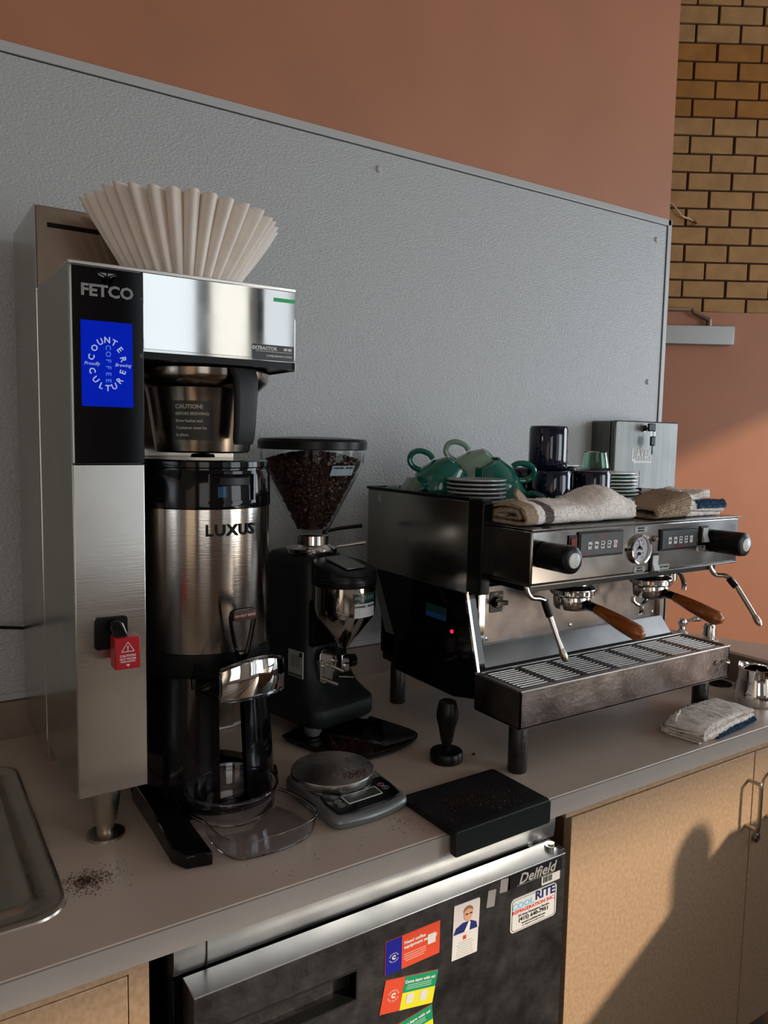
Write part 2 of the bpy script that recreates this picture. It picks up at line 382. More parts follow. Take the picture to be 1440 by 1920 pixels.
# base cabinets
def bar_pull(parent, x, z0, z1, y, out=.032):
    bm = B(); tube(bm, smoothpath([(x, y, z1), (x, y-out+.008, z1), (x, y-out, z1-.008), (x, y-out, z0+.008), (x, y-out+.008, z0), (x, y, z0)], 5), .0048, 10)
    return O('handle', bm, SATIN, parent)
C1 = thing('base_cabinet', 'tan speckled laminate base cabinet right of the fridge', 'cabinet', (1.1, -.4, 0))
bm = B(); box(bm, .662, 1.555, -.78, -.02, .10, .8615); box(bm, .672, 1.55, -.72, -.1, 0, .10); O('carcass', bm, MDFD, C1)
bm = B(); box(bm, .645, 1.555, -.798, -.7795, .832, .8620); O('top_rail', bm, MDF, C1, .0006)
bm = B(); box(bm, .660, 1.2815, -.800, -.7795, .105, .8295); d = O('door', bm, MDF, C1, .001)
bar_pull(d, 1.262, .652, .764, -.80)
bm = B(); box(bm, 1.2855, 1.555, -.800, -.7795, .105, .8295); d = O('door', bm, MDF, C1, .001)
bar_pull(d, 1.350, .652, .764, -.80)
bm = B(); cyl(bm, (1.303, -.80, .612), (1.303, -.808, .612), .0125); cyl(bm, (1.303, -.808, .612), (1.303, -.810, .612), .009); O('cam_lock', bm, NICK, d)
C2 = thing('base_cabinet', 'tan speckled laminate drawer cabinet under the counter at the far left', 'cabinet', (-1.3, -.4, 0))
bm = B(); box(bm, XL, -.160, -.78, -.02, .10, .8615); O('carcass', bm, MDFD, C2)
bm = B(); box(bm, XL, -.160, -.798, -.7795, .833, .8620); box(bm, -.1875, -.160, -.798, -.7795, .10, .833); O('face_frame', bm, MDF, C2, .0006)
bm = B(); box(bm, -.62, -.189, -.799, -.7795, .68, .8315); O('drawer', bm, MDF, C2, .0012)
bm = B(); box(bm, -.62, -.189, -.799, -.7795, .11, .678); O('door', bm, MDF, C2, .0012)
# ================================================================ FRIDGE
F = thing('undercounter_fridge', 'stainless undercounter fridge with stickers on its dark worn door', 'fridge', (.25, -.45, 0))
fy = -.853
bm = B(); box(bm, -.128, .612, -.775, -.05, .08, .858); O('cabinet_body', bm, BLACKP, F)
bm = B(); prism(bm, [(-.775, .859), (-.799, .8585), (-.802, .852), (-.802, .826), (-.799, .806), (-.790, .800), (-.775, .799)], -.127, .612, 'x'); O('top_strip', bm, FRST, F)
bm = B(); box(bm, -.0805, -.0790, -.8035, -.80, .803, .856); O('strip_joint', bm, BLACKP, F)
bm = B(); box(bm, -.128, -.1265, -.80, -.775, .08, .80); O('body_edge', bm, DARKST, F)
# door with recessed grip
dx0, dx1, dz0, dz1, dz2 = -.116, .588, .14, .8035, 0
hx0, hx1, hz0, hz1 = -.092, .139, .701, .747
bm = B()
box(bm, dx0, dx1, fy, -.806, hz1, dz1); box(bm, dx0, dx1, fy, -.806, dz0, hz0)
box(bm, dx0, hx0, fy, -.806, hz0, hz1); box(bm, hx1, dx1, fy, -.806, hz0, hz1); box(bm, hx0, hx1, -.822, -.806, hz0, hz1)
DR = O('door', bm, DARKST, F)
bm = B(); box(bm, dx0, dx1, fy-.0008, -.806, dz1-.0005, dz1+.0025); O('door_top_edge', bm, FRST, DR, .0008)
bm = B(); prism(bm, [(hx0, hz0), (hx1, hz0), (hx1-.014, hz1-.008), (hx0+.014, hz1-.008)], -.8225, -.8235, 'y'); O('grip_plate', bm, DARKST, DR)
bm = B()
for a in ((hx0-.003, hx1+.003, hz1, hz1+.003), (hx0-.003, hx1+.003, hz0-.003, hz0), (hx1, hx1+.003, hz0, hz1), (hx0-.003, hx0, hz0, hz1)): box(bm, a[0], a[1], fy-.001, fy+.02, a[2], a[3])
O('grip_frame', bm, BLACKM, DR)
bm = B(); box(bm, dx0+.01, dx1-.01, -.8065, -.799, .15, .79); O('gasket', bm, BLACKP, F)
bm = B(); box(bm, .545, .600, -.84, -.775, .7995, .8045); O('hinge_plate', bm, DARKST, F, .001)
bm = B(); cyl(bm, (.577, -.826, .8045), (.577, -.826, .812), .012); cyl(bm, (.577, -.826, .812), (.577, -.826, .814), .006); O('hinge_pin', bm, CHROME, F)
bm = B(); box(bm, .545, .556, -.800, -.772, .8045, .83); O('hinge_bracket', bm, FRST, F)
def plate(parent, name, cx, cz, w, h, m, label=None, rad=.003, a=0, y=fy, th=.0012, off=0):
    bm = B(); prism(bm, rrect(-w/2, w/2, -h/2, h/2, min(rad, h*.45)), 0, th); bm.transform(FP(cx, cz, y-off, a)); return O(name, bm, m, parent, label=label)
def rectp(parent, name, cx, cz, w, h, m, M, z=.0013, rad=.0005):
    bm = B(); prism(bm, rrect(cx-w/2, cx+w/2, cz-h/2, cz+h/2, min(rad, h*.4, w*.4)), z, z+.0002); bm.transform(M); return O(name, bm, m, parent)
s = plate(F, 'brand_plate', .5135, .790, .128, .0235, BLKP, 'black nameplate with silver italic lettering', .001, 0, th=.003)
O('lettering', textbm('Delfield', .0265, FP(.5145, .7905, fy-.0032), bold=.015, shear=.28, width=1.08), mat('bright_silver_lettering', (.5, .5, .5), .4, .3), s)
bm = B(); box(bm, .466, .556, fy-.0034, fy-.0031, .7800, .7812); O('underline', bm, SILV, s)
s = plate(F, 'barcode_sticker', .5515, .7695, .046, .0185, LABW, 'small white barcode sticker', .002)
bm = B(); x = .532
while x < .553:
    w = random.choice((.0006, .001, .0014)); box(bm, x, x+w, fy-.0015, fy-.0012, .7645, .7755); x += w+random.choice((.0006, .001))
O('barcode', bm, BLKP, s)
s = plate(F, 'service_sticker', .5115, .7245, .112, .063, LABW, 'white rounded sticker of a refrigeration service with phone number', .008)
M = FP(.5115, .7245, fy-.0014) @ Matrix.Diagonal((1.03, .87, 1, 1))
O('lettering', textbm('RITE', .026, M @ Matrix.Translation((.026, .024, 0)), bold=.03, width=.95), NAVYP, s, label='navy bold word')
O('lettering', textbm('COOL', .018, M @ Matrix.Translation((-.026, .018, 0)), bold=.03), SKYP, s, label='light blue bold word')
O('lettering', textbm('REFRIGERATION INC.', .0105, M @ Matrix.Translation((.0, .0062, 0)), bold=.02), REDP, s, label='red line')
bm = textbm('24 Hour Emergency Service', .0065, M @ Matrix.Translation((0, -.0035, 0)), bold=.02)
add(bm, textbm('(415) 640-7951', .0115, M @ Matrix.Translation((0, -.0125, 0)), bold=.03))
add(bm, textbm('www.coolriteref.com', .0065, M @ Matrix.Translation((0, -.0215, 0)), bold=.02))
add(bm, textbm('Lic. refrigeration, ice machines and more', .0032, M @ Matrix.Translation((0, -.0275, 0)), bold=.02)); O('lettering', bm, BLKP, s)
bm = B()
for a in (0, 1):
    o1 = rrect(-.0515, .0515, -.0335, .0335, .007); 
ob = [(x, z) for x, z in rrect(-.0515, .0515, -.0335, .0335, .007)]; ib = [(x, z) for x, z in rrect(-.0507, .0507, -.0327, .0327, .0065)]
A = [bm.verts.new((x, z, .0002)) for x, z in ob]; C = [bm.verts.new((x, z, .0002)) for x, z in ib]
for i in range(len(A)): bm.faces.new((A[i], A[(i+1) % len(A)], C[(i+1) % len(A)], C[i]))
bm.transform(M); O('border', bm, BLKP, s)
for cx, cz, a in ((.405, .777, -.1), (.431-.046, .757, .05)):
    pass
plate(F, 'tape_piece', .438, .7895, .018, .024, TAPE, 'scrap of clear tape left of the nameplate', .001, -.1, th=.0006)
plate(F, 'tape_piece', .4095, .775, .018, .030, TAPE, 'torn strip of clear tape', .001, -.12, th=.0006)
# business card with portrait
s = plate(F, 'portrait_card', .354, .739, .055, .096, LABW, 'white upright card with portrait photo of a person with glasses in a navy jacket', .0008, -.03)
M = FP(.354, .739, fy, -.03)
rectp(s, 'portrait_background', 0, .021, .056, .050, PORTBG, M)
bm = B(); prism(bm, [(-.027, -.003), (-.022, .008), (-.008, .014), (.010, .014), (.022, .008), (.025, -.003)], .0016, .0018); bm.transform(M); O('portrait_jacket', bm, NAVYP, s)
bm = B(); prism(bm, [(-.004, -.003), (.005, .014), (.009, .012), (.007, -.003)], .0018, .002); bm.transform(M); O('portrait_shirt', bm, WHITEP, s)
bm = B(); prism(bm, [(.003+.0095*math.cos(t), .027+.012*math.sin(t)) for t in [2*PI*i/24 for i in range(24)]], .0019, .0021); bm.transform(M); O('portrait_face', bm, SKIN, s)
bm = B(); prism(bm, [(.003+.0105*math.cos(t), .031+.011*math.sin(t)) for t in [PI*i/16 for i in range(17)]]+[(-.005, .034), (.003, .037), (.011, .034)], .0021, .0023); bm.transform(M); O('portrait_hair', bm, HAIRP, s)
bm = B()
for dx in (-.0025, .0065): box(bm, dx-.0005, dx+.005, .0265, .0285, .0023, .0025, M @ Matrix.Translation((0, 0, 0)))
O('portrait_glasses', bm, BLKP, s)
bm = lines(.04, .028, 7, .0007, .0016); bm.transform(M @ Matrix.Translation((.0, -.032, 0))); O('small_print', bm, GREYP, s)
rectp(s, 'red_stamp', -.002, -.013, .007, .007, REDP, M)
def cc_logo(parent, cx, cz, R, M, m1):
    bm = textbm('C', R*1.15, M @ Matrix.Translation((cx, cz, 0)), bold=.06)
    for word, a0, a1 in (('COUNTER', 155, 25), ('CULTURE', 205, 335)):
        for i, ch in enumerate(word):
            a = math.radians(a0+(a1-a0)*i/6); up = a-PI/2 if word == 'COUNTER' else a+PI/2
            add(bm, textbm(ch, R*.34, M @ Matrix.Translation((cx+R*math.cos(a), cz+R*math.sin(a), 0)) @ Matrix.Rotation(up, 4, 'Z'), bold=.03))
    return O('logo', bm, m1, parent)
# orange and blue service card
A1 = .0
s = plate(F, 'service_card', .245, .746, .1075, .056, ORNG, 'orange card with cobalt left end offering coffee equipment service', .0005, A1)
M = FP(.245, .746, fy, A1) @ Matrix.Diagonal((1, .85, 1, 1))
rectp(s, 'blue_end', -.0375, 0, .031, .066, COBALT, M); cc_logo(s, -.0375, -.003, .0085, M @ Matrix.Translation((0, 0, .0017)), WHITEP)
bm = textbm('Need coffee', .0085, M @ Matrix.Translation((-.018, .017, .0015)), 'LEFT', bold=.03); add(bm, textbm('equipment service?', .0085, M @ Matrix.Translation((-.018, .008, .0015)), 'LEFT', bold=.03))
l = lines(.045, .018, 4, .0007, .0016); l.transform(M @ Matrix.Translation((.004, -.013, 0))); add(bm, l); O('lettering', bm, WHITEP, s)
rectp(s, 'white_square', .037, .004, .016, .020, LABW, M)
def learn_card(cx, cz, a, label):
    s = plate(F, 'learn_card', cx, cz, .106, .0545, ORNG, label, .0005, a, off=.0004 if a > 0 else 0); M = FP(cx, cz, fy-(.0004 if a > 0 else 0), a) @ Matrix.Diagonal((.96, .85, 1, 1))
    rectp(s, 'green_field', .020, .0165, .070, .031, GRNC, M); rectp(s, 'yellow_field', .020, -.0155, .070, .033, YELC, M)
    cc_logo(s, -.034, 0, .0105, M @ Matrix.Translation((0, 0, .0015)), WHITEP)
    bm = textbm('Come learn with us!', .0078, M @ Matrix.Translation((.018, .0215, .0017)), bold=.03)
    l = lines(.055, .011, 3, .0006, .0018); l.transform(M @ Matrix.Translation((.018, .011, 0))); add(bm, l); O('lettering', bm, WHITEP, s)
    for dx in (.003, .032): rectp(s, 'white_square', dx, -.012, .015, .019, LABW, M, z=.0016)
learn_card(.240, .672, -.20, 'orange, green and yellow card inviting to learn, just below the service card')
learn_card(.236, .600, .10, 'orange, green and yellow card inviting to learn, lowest on the door at the frame bottom')

# ================================================================ SINK
SK = thing('drop_in_sink', 'stainless steel drop-in sink rim at the left end of the counter', 'sink', (-.55, -.45, .9))
def rloop(x0, x1, y0, y1, r, z): return [(x, y, z) for x, y in rrect(x0, x1, y0, y1, r, 8)]
bm = B()
def sk(ins, z): return rloop(-.95+ins, -.243-ins, -.728+ins, -.165-ins, max(.048-ins*.6, .02), z)
loft(bm, [sk(0, .9002), sk(.001, .9035), sk(.005, .9055), sk(.011, .905), sk(.016, .9018), sk(.036, .9015), sk(.041, .9048), sk(.047, .9055), sk(.052, .9035), sk(.058, .9012), sk(.066, .9008)])
O('rim', bm, SINKM, SK)
def grounds(name, label, pts, cat='coffee grounds', size=.0011, mt=None):
    bm = B()
    for x, y, z in pts:
        s0 = size*random.uniform(.5, 1.5); R = Matrix.Rotation(random.random()*6, 4, 'Z')
        vs = [bm.verts.new(Vector((x, y, z+s0*.5)) + R @ Vector(v)*s0) for v in ((1, 0, -.5), (-.6, .8, -.5), (-.6, -.8, -.5), (0, 0, .6))]
        for a, b, c in ((0, 1, 3), (1, 2, 3), (2, 0, 3), (0, 2, 1)): bm.faces.new((vs[a], vs[b], vs[c]))
    o = O(name, bm, mt or GROUND); return tag(o, label, cat, kind='stuff')
def gauss(cx, cy, sx, sy, z, n): return [(random.gauss(cx, sx), random.gauss(cy, sy), z) for _ in range(n)]
grounds('coffee_grounds', 'spill of dark coffee grounds on the counter beside the sink corner', gauss(-.214, -.655, .010, .010, .9002, 240)+gauss(-.205, -.66, .022, .016, .9002, 260))
grounds('coffee_grounds', 'few stray coffee grounds scattered on the counter in front of the scale', gauss(.30, -.755, .03, .02, .9002, 60)+gauss(.10, -.775, .08, .02, .9002, 25), size=.0009)

# ================================================================ BREWER
BX0, BX1, BCX = -.205, .162, -.098
BY, BYB, BR = -.582, -.305, -.045
Z0, ZT = .992, 1.81
W_ = thing('batch_brewer', 'tall stainless coffee brewer with black control panel and blue lit screen', 'coffee brewer', (-.02, -.3, .9))
bm = B(); box(bm, BX0+.001, BCX, BY, BYB-.01, Z0, 1.5125); COLM = O('column_front', bm, STEEL, W_, .0012)
bm = B(); box(bm, BX0, BX0+.0015, BY+.002, BR, Z0, 1.8045); O('side_panel', bm, SIDE, W_, label='satin steel side panel')
bm = B(); prism(bm, [(-.305, 1.8045), (BR, 1.8045), (BR, 1.955), (-.305, 1.955)], BX0, BX0+.0015, 'x'); O('side_panel', bm, SIDE, W_)
bm = B(); box(bm, BX0-.0006, BX0, -.3085, -.3070, Z0, 1.81); O('side_seam', bm, STEEL, W_)
bm = B(); box(bm, BX0+.0016, BX1, BYB, BR, .948, 1.954); O('rear_housing', bm, mat('rear_housing_steel', (.50, .43, .36), .14, 1, rvar=.08), W_, .003)
bm = B(); box(bm, BX0+.02, .10, BYB-.0012, BYB+.001, 1.918, 1.926); O('vent_slot', bm, BLACKG, W_)
bm = B(); box(bm, BX0+.002, BCX-.002, BY+.003, BYB, 1.5135, 1.806); O('column_top', bm, SIDE, W_)
bm = B(); box(bm, BCX, BX1, BY, BYB, 1.690, 1.806); O('head_box', bm, MIRROR, W_, .0012, label='polished steel brew head')
bm = B(); box(bm, BCX-.001, BX1+.001, BY+.004, BYB, 1.676, 1.690); O('head_underside', bm, BLACKP, W_)
bm = B(); box(bm, BCX, BX1+.001, BY-.001, BY+.003, 1.6865, 1.6905); box(bm, BX1-.001, BX1+.001, BY-.001, BYB, 1.672, 1.69); O('head_lower_lip', bm, CHROME, W_)
bm = B(); box(bm, BX0, BX1, BY-.001, BYB, 1.805, 1.811); O('top_cover', bm, STEEL, W_, .001)
DP = O('control_panel', box(B(), BX0+.0035, BCX-.0008, BY-.006, BY+.004, 1.514, 1.803), BLACKG, W_, .001, label='gloss black glass control panel')
py = BY-.0063
SC = O('screen', box(B(), -.1905, -.1155, py-.0004, py, 1.5995, 1.7255), SCREEN, DP, label='lit cobalt blue screen')
M = FP(-.153, 1.6625, py-.0006)
bm = B()
for word, a0, a1 in (('COUNTER', 165, 15), ('CULTURE', 197, 343)):
    for i, ch in enumerate(word):
        a = math.radians(a0+(a1-a0)*i/6); up = a-PI/2 if word == 'COUNTER' else a+PI/2
        add(bm, textbm(ch, .0125, M @ Matrix.Translation((.0235*math.cos(a), (.0355 if 1 else 0)*math.sin(a), 0)) @ Matrix.Rotation(up, 4, 'Z'), bold=.02))
O('screen_lettering', bm, SCRTXT, DP)
bm = textbm('Proudly', .0072, M @ Matrix.Translation((-.0225, .000, 0)), shear=.3); add(bm, textbm('Brewing', .0072, M @ Matrix.Translation((.0225, .0, 0)), shear=.3)); O('screen_lettering', bm, SCRTXT, DP)
bm = B()
for i, ch in enumerate('COFFEE'): add(bm, textbm(ch, .011, M @ Matrix.Translation((.001, .025-i*.0098, 0)) @ Matrix.Rotation(-PI/2, 4, 'Z'), bold=.01))
O('screen_lettering', bm, SCRDIM, DP)
O('brand_lettering', textbm('FETCO', .0235, FP(-.1515, 1.7685, py-.0005), bold=.035, width=1.05), SILV, DP)
bm = B()
for sgn in (1, -1):
    prism(bm, [(sgn*.001, .0), (sgn*.003, -.012), (sgn*.0045, .0035), (sgn*.0135, .0075), (sgn*.0125, .0045), (sgn*.006, .002), (sgn*.0045, .0005)][::sgn], 0, .0003)
    prism(bm, [(sgn*.001, .004), (sgn*.006, .0062), (sgn*.0115, .0085), (sgn*.001, .0085)][::sgn], 0, .0003)
bm.transform(FP(-.1515, 1.7875, py)); O('emblem', bm, SILV, DP)
bm = B(); cyl(bm, (-.102, py, 1.679), (-.102, py-.0005, 1.679), .0035, n=16); cyl(bm, (-.102, py, 1.764), (-.102, py-.0005, 1.764), .002, n=12); O('sensor_dot', bm, mat('sensor_grey', (.05, .06, .07), .4), DP)
s = plate(W_, 'name_label', .1205, 1.7005, .077, .026, mat('anthracite_label', (.03, .032, .034), .35), 'dark label reading extractor', .001, y=BY)
bm = textbm('EXTRACTOR', .0078, FP(.1040, 1.7070, BY-.0014), bold=.05); l = B(); box(l, .0880, .1540, BY-.0016, BY-.0013, 1.7018, 1.7026); add(bm, l)
add(bm, textbm('COFFEE BREWING SYSTEM', .0040, FP(.131, 1.695, BY-.0014), bold=.03)); O('lettering', bm, WHITEP, s)
bm = B(); box(bm, .1395, .1460, BY-.0016, BY-.0013, 1.7050, 1.7095); box(bm, .1475, .1540, BY-.0016, BY-.0013, 1.7050, 1.7095); O('white_squares', bm, WHITEP, s)
bm = B(); box(bm, .121, .161, BY-.0012, BY, 1.7865, 1.7925); O('green_strip', bm, GREENL, W_)
# tap with red caution tag
TP = O('water_tap', prism(B(), rrect(-.178, -.128, 1.226, 1.277, .006), BY-.004, BY, 'y'), BLACKP, W_, label='black hot water tap')
bm = B(); tube(bm, [(-.150, BY, 1.262), (-.148, BY-.022, 1.262), (-.146, BY-.036, 1.250), (-.146, BY-.036, 1.228)], [.012, .011, .010, .009]); O('spout', bm, BLACKG, TP)
bm = B(); box(bm, -.1585, -.1215, BY-.050, BY-.020, 1.204, 1.253); RT = O('caution_tag', bm, RED, W_, .0015, label='red hot water caution lever')
Mt = FP(-.140, 1.2285, BY-.0503)
bm = B()
for k in range(3):
    a, b = [(0, .0175), (.0095, .003), (-.0095, .003)][k], [(0, .0175), (.0095, .003), (-.0095, .003)][(k+1) % 3]
    tube(bm, [(a[0], a[1], 0), (b[0], b[1], 0)], .0006, 6)
bm.transform(Mt); add(bm, textbm('!', .010, Mt @ Matrix.Translation((0, .0078, 0)), bold=.04)); add(bm, textbm('CAUTION!', .0050, Mt @ Matrix.Translation((0, -.0035, 0)), bold=.03))
add(bm, textbm('HOT WATER', .0042, Mt @ Matrix.Translation((0, -.0085, 0)), bold=.03)); add(bm, textbm('PUSH DOWN', .0036, Mt @ Matrix.Translation((0, -.0125, 0)), bold=.03))
t = B(); prism(t, [(-.003, -.0165), (.003, -.0165), (0, -.0205)], 0, .0003); t.transform(Mt); add(bm, t); O('lettering', bm, WHITEP, RT)
for x, y in ((-.155, -.535), (-.155, -.15), (.115, -.15)):
    bm = B(); lathe(bm, [(.0265, .992), (.0245, .972), (.019, .930), (.0185, .925), (.0140, .9245), (.014, .9075), (.0235, .9068), (.0305, .9045), (.031, .900), (0, .900)] if y < -.3 else
                    [(.0245, .975), (.019, .930), (.0140, .9245), (.014, .9075), (.0305, .9045), (.031, .900), (0, .900)], (x, y), 32); O('leg', bm, NICK, W_)
bm = B(); tube(bm, smoothpath([(-.65, -.03, 1.10), (-.40, -.035, 1.105), (-.31, -.04, 1.155), (-.24, -.042, 1.150), (-.18, -.042, 1.14)]), .0035, 8)
tag(O('power_cord', bm, BLACKP), 'thin black cord hanging along the wall into the brewer', 'cord')
bm = B(); tube(bm, smoothpath([(.16, -.20, .905), (.22, -.19, .905), (.30, -.12, .906), (.45, -.06, .906), (.55, -.05, .906)]), .004, 8)
tag(O('power_cord', bm, OUTLET), 'white cord lying on the counter behind the dispenser and grinder', 'cord')

# ---- brew basket
bc = (.045, -.447)
BK = thing('brew_basket', 'steel brew basket with black handle hanging under the brew head', 'brew basket', (.045, -.447, 1.53))
bprof = [(.0, 1.529), (.080, 1.529), (.083, 1.532), (.086, 1.550), (.096, 1.622), (.100, 1.640), (.114, 1.652), (.117, 1.660), (.117, 1.672), (.112, 1.674), (.0, 1.674)]
bm = B(); lathe(bm, bprof, bc, 64); O('bowl', bm, mat('basket_steel', (.24, .205, .175), .13, 1, rvar=.1), BK)
bm = B(); lathe(bm, [(.0, 1.529), (.02, 1.526), (.022, 1.520), (0, 1.519)], bc, 24); O('drip_spout', bm, BLACKG, BK)
def basr(z): return .0832+(z-1.532)*(.096-.0832)/(1.622-1.532)
ha = math.radians(283)
bm = B(); dv = Vector((math.cos(ha), math.sin(ha), 0)); tv = Vector((-dv.y, dv.x, 0)); C0 = Vector((bc[0], bc[1], 0)); rings_ = []
for q, z, hw, th in ((.100, 1.676, .026, .012), (.122, 1.672, .025, .014), (.130, 1.655, .024, .015), (.130, 1.62, .022, .015), (.128, 1.58, .021, .014), (.125, 1.555, .0205, .013), (.123, 1.545, .018, .010)):
    c = C0+dv*q+Vector((0, 0, z)); pr = rrect(-hw, hw, -th/2, th/2, th*.45, 3)
    rings_.append([tuple(c+tv*u+dv*v) for u, v in pr])
loft(bm, rings_); O('handle', bm, BLACKM, BK)
pa = math.radians(239)
s = O('warning_label', wrapc(gridplate(.070, .066), bc, lambda z: basr(z)+.0004, pa, 1.584), mat('charcoal_label', (.02, .02, .018), .35), BK, label='dark caution label with warm grey print')
bm = B()
for i, (t_, sz) in enumerate((('CAUTION!', .0098), ('BEFORE BREWING:', .0068), ('Brew basket and', .0068), ('Container must be', .0068), ('in place.', .0068))):
    add(bm, textbm(t_, sz, Matrix.Translation((-.028, .023-i*.0118, .0008)), 'LEFT', bold=.03))
O('lettering', wrapc(bm, bc, lambda z: basr(z)+.0004, pa, 1.584), GOLDP, s)
s = O('warning_label', wrapc(gridplate(.030, .066), bc, lambda z: basr(z)+.0004, math.radians(309), 1.584), mat('charcoal_label2', (.02, .02, .018), .35), BK)
bm = textbm('WARNING', .0075, Matrix.Translation((-.012, .022, .0008)), 'LEFT', bold=.03); O('lettering', wrapc(bm, bc, lambda z: basr(z)+.0004, math.radians(309), 1.584), REDP, s, label='red print')
bm = B()
for i, t_ in enumerate(('burn', 'hazard', 'do not', 'open')): add(bm, textbm(t_, .0065, Matrix.Translation((-.012, .010-i*.010, .0008)), 'LEFT', bold=.03))
O('lettering', wrapc(bm, bc, lambda z: basr(z)+.0004, math.radians(309), 1.584), WHITEP, s)

# ---- filters
FC = (.020, -.425)
FS = thing('coffee_filter_stack', 'fanned stack of fluted white paper coffee filters on top of the brewer', 'coffee filters', (FC[0], FC[1], 1.811))
NF = 33
def flute(r0, r1, z0, z1, ph, off, jag):
    bm = B(); n = NF*14; rows = 14; cols = []
    rnd = [random.uniform(-.12, .12) for _ in range(NF)]
    for i in range(n):
        a = 2*PI*i/n; col = []
        for j in range(rows+1):
            t = j/rows; amp = .0035+.0095*t
            w = 2*abs(math.sin(NF*a/2+ph+rnd[int(i/14) % NF]*2*math.sin(PI*(i % 14)/14)))**.75-1.1
            R = r0+(r1-r0)*t**.92+amp*w-off; lean = .010*noise.noise(Vector((math.cos(a)*2, math.sin(a)*2, t)))
            z = z0+(z1-z0)*t+jag*t*w-.07*t*R*math.cos(a)+.006*t*noise.noise(Vector((math.cos(a)*3, math.sin(a)*3, 5)))
            col.append(bm.verts.new((FC[0]+(R+lean*t)*math.cos(a), FC[1]+(R+lean*t)*math.sin(a), z)))
        cols.append(col)
    for i in range(n):
        A, C = cols[i], cols[(i+1) % n]
        for j in range(rows): bm.faces.new((A[j], C[j], C[j+1], A[j+1]))
    return bm
def fl_out(k): return flute(.079, .157, 1.812, 1.940+.0003*k, .0, .0035*k, .0)
for k in range(5): O('filter', fl_out(k), PAPER, FS, sharp=80)
bm = B(); lathe(bm, [(0, 1.8125), (.078, 1.8125), (.080, 1.815), (0, 1.817)], FC, 48); O('filter_base', bm, PAPER, FS)

# ---- thermal dispenser
DA = math.radians(9)
DSP = thing('thermal_dispenser', 'round brushed steel coffee dispenser with black lid, tap and stand', 'coffee dispenser', (.045, -.447, .9), DA, local=True)
RD = .119
bm = B(); lathe(bm, [(0, .285), (RD-.002, .285), (RD, .288), (RD, .535), (RD-.002, .537), (0, .537)], n=96); O('steel_body', bm, STEELV, DSP)
bm = B(); lathe(bm, [(0, .536), (RD+.0015, .536), (RD+.002, .540), (RD+.001, .592), (RD-.003, .600), (RD-.003, .604), (RD-.0005, .606), (RD-.001, .615), (RD-.006, .618), (.03, .614), (0, .614)], n=96); LD = O('lid', bm, BLACKG, DSP)
bm = B()
for (u, v, z0, z1) in ((-.043, .043, .595, .600), (-.043, .043, .545, .550), (-.043, -.038, .55, .595), (.038, .043, .55, .595)):
    t = gridplate(v-u, z1-z0, 8, th=.006); t.transform(Matrix.Translation(((u+v)/2, 0, 0))); add(bm, wrap(t, (0, 0), RD, math.radians(266), (z0+z1)/2))
O('lid_grip_frame', bm, BLACKG, LD)
bm = gridplate(.052, .012, 8, th=.010); O('lid_latch', wrap(bm, (0, 0), RD, math.radians(266), .583), BLACKP, LD)
bm = gridplate(.014, .018, 3, th=.002); bm.transform(Matrix.Translation((-.020, 0, 0))); O('level_window', wrap(bm, (0, 0), RD, math.radians(266), .565), mat('blue_window', (.02, .07, .13), .1), LD)
bm = textbm('LUXUS', .0265, bold=.028, width=1.08, space=1.12); add(bm, textbm('®', .006, Matrix.Translation((.050, .008, 0)))); O('lettering', wrap(bm, (0, 0), RD+.0020, math.radians(265), .499), BLKP, DSP)
bm = B(); lathe(bm, [(0, .286), (RD+.001, .286), (RD+.001, .262), (RD-.008, .235), (.092, .205), (0, .200)], n=64); O('lower_bowl', bm, BLACKP, DSP)
def shell(a0, a1, r0, r1, z0, z1, th, n=28):
    bm = B(); lathe(bm, [(r0, z0), (r1, z1), (r1-th, z1), (r0-th, z0), (r0, z0)], n=n, a0=math.radians(a0), a1=math.radians(a1)); 
    bmesh.ops.holes_fill(bm, edges=[e for e in bm.edges if e.is_boundary], sides=8); return bm
O('leg', shell(68, 254, .125, .113, .012, .262, .012), BLACKG, DSP); O('leg', shell(277, 372, .132, .113, .012, .262, .012), BLACKG, DSP)
bm = B(); prism(bm, [(-.129, .03), (-.150, -.10), (-.169, -.205), (-.160, -.235), (-.122, -.250), (-.105, -.15), (-.085, -.03)], 0, .022)
bmesh.ops.translate(bm, verts=[v for v in bm.verts if v.co.z > .01 and v.co.y > -.12], vec=(0, 0, .018)); O('base_foot', bm, BLACKG, DSP, .003)
bm = B(); prism(bm, [(.128, .02), (.13, -.05), (.118, -.072), (.085, -.07), (.07, .0)], 0, .022); O('base_foot', bm, BLACKG, DSP, .003)
bm = B(); lathe(bm, [(.130, 0), (.132, .014), (.118, .022), (.100, .018), (.100, 0), (.130, 0)], n=64); O('base_ring', bm, BLACKG, DSP)
# tap
fa = math.radians(270); 
bm = B(); cyl(bm, (.0, -.085, .232), (.0, -.145, .232), .017); tube(bm, [(0, -.140, .236), (0, -.145, .222), (0, -.145, .190)], [.016, .017, .012]); TPD = O('tap', bm, BLACKG, DSP)
bm = B()
pth = [(-.008, -.150, .262), (-.021, -.152, .318), (-.0215, -.152, .334), (-.016, -.152, .340), (.016, -.152, .340), (.0215, -.152, .334), (.021, -.152, .318), (.008, -.150, .262), (-.008, -.150, .262)]
tube(bm, smoothpath(pth, 4), .0042, 8); box(bm, -.006, .006, -.154, -.144, .235, .266); TH_ = O('tap_handle', bm, BLACKG, DSP)
bm = B(); prism(bm, rrect(-.022, .022, .325, .342, .005), -.160, -.150, 'y'); O('tap_tag', bm, mat('smoky_red_tag', (.03, .004, .004), .15), TPD)
O('lettering', textbm('DO NOT SERVE', .0056, FP(0, .3335, -.1605), bold=.03), mat('pale_red_print', (.6, .3, .28), .5), TPD)
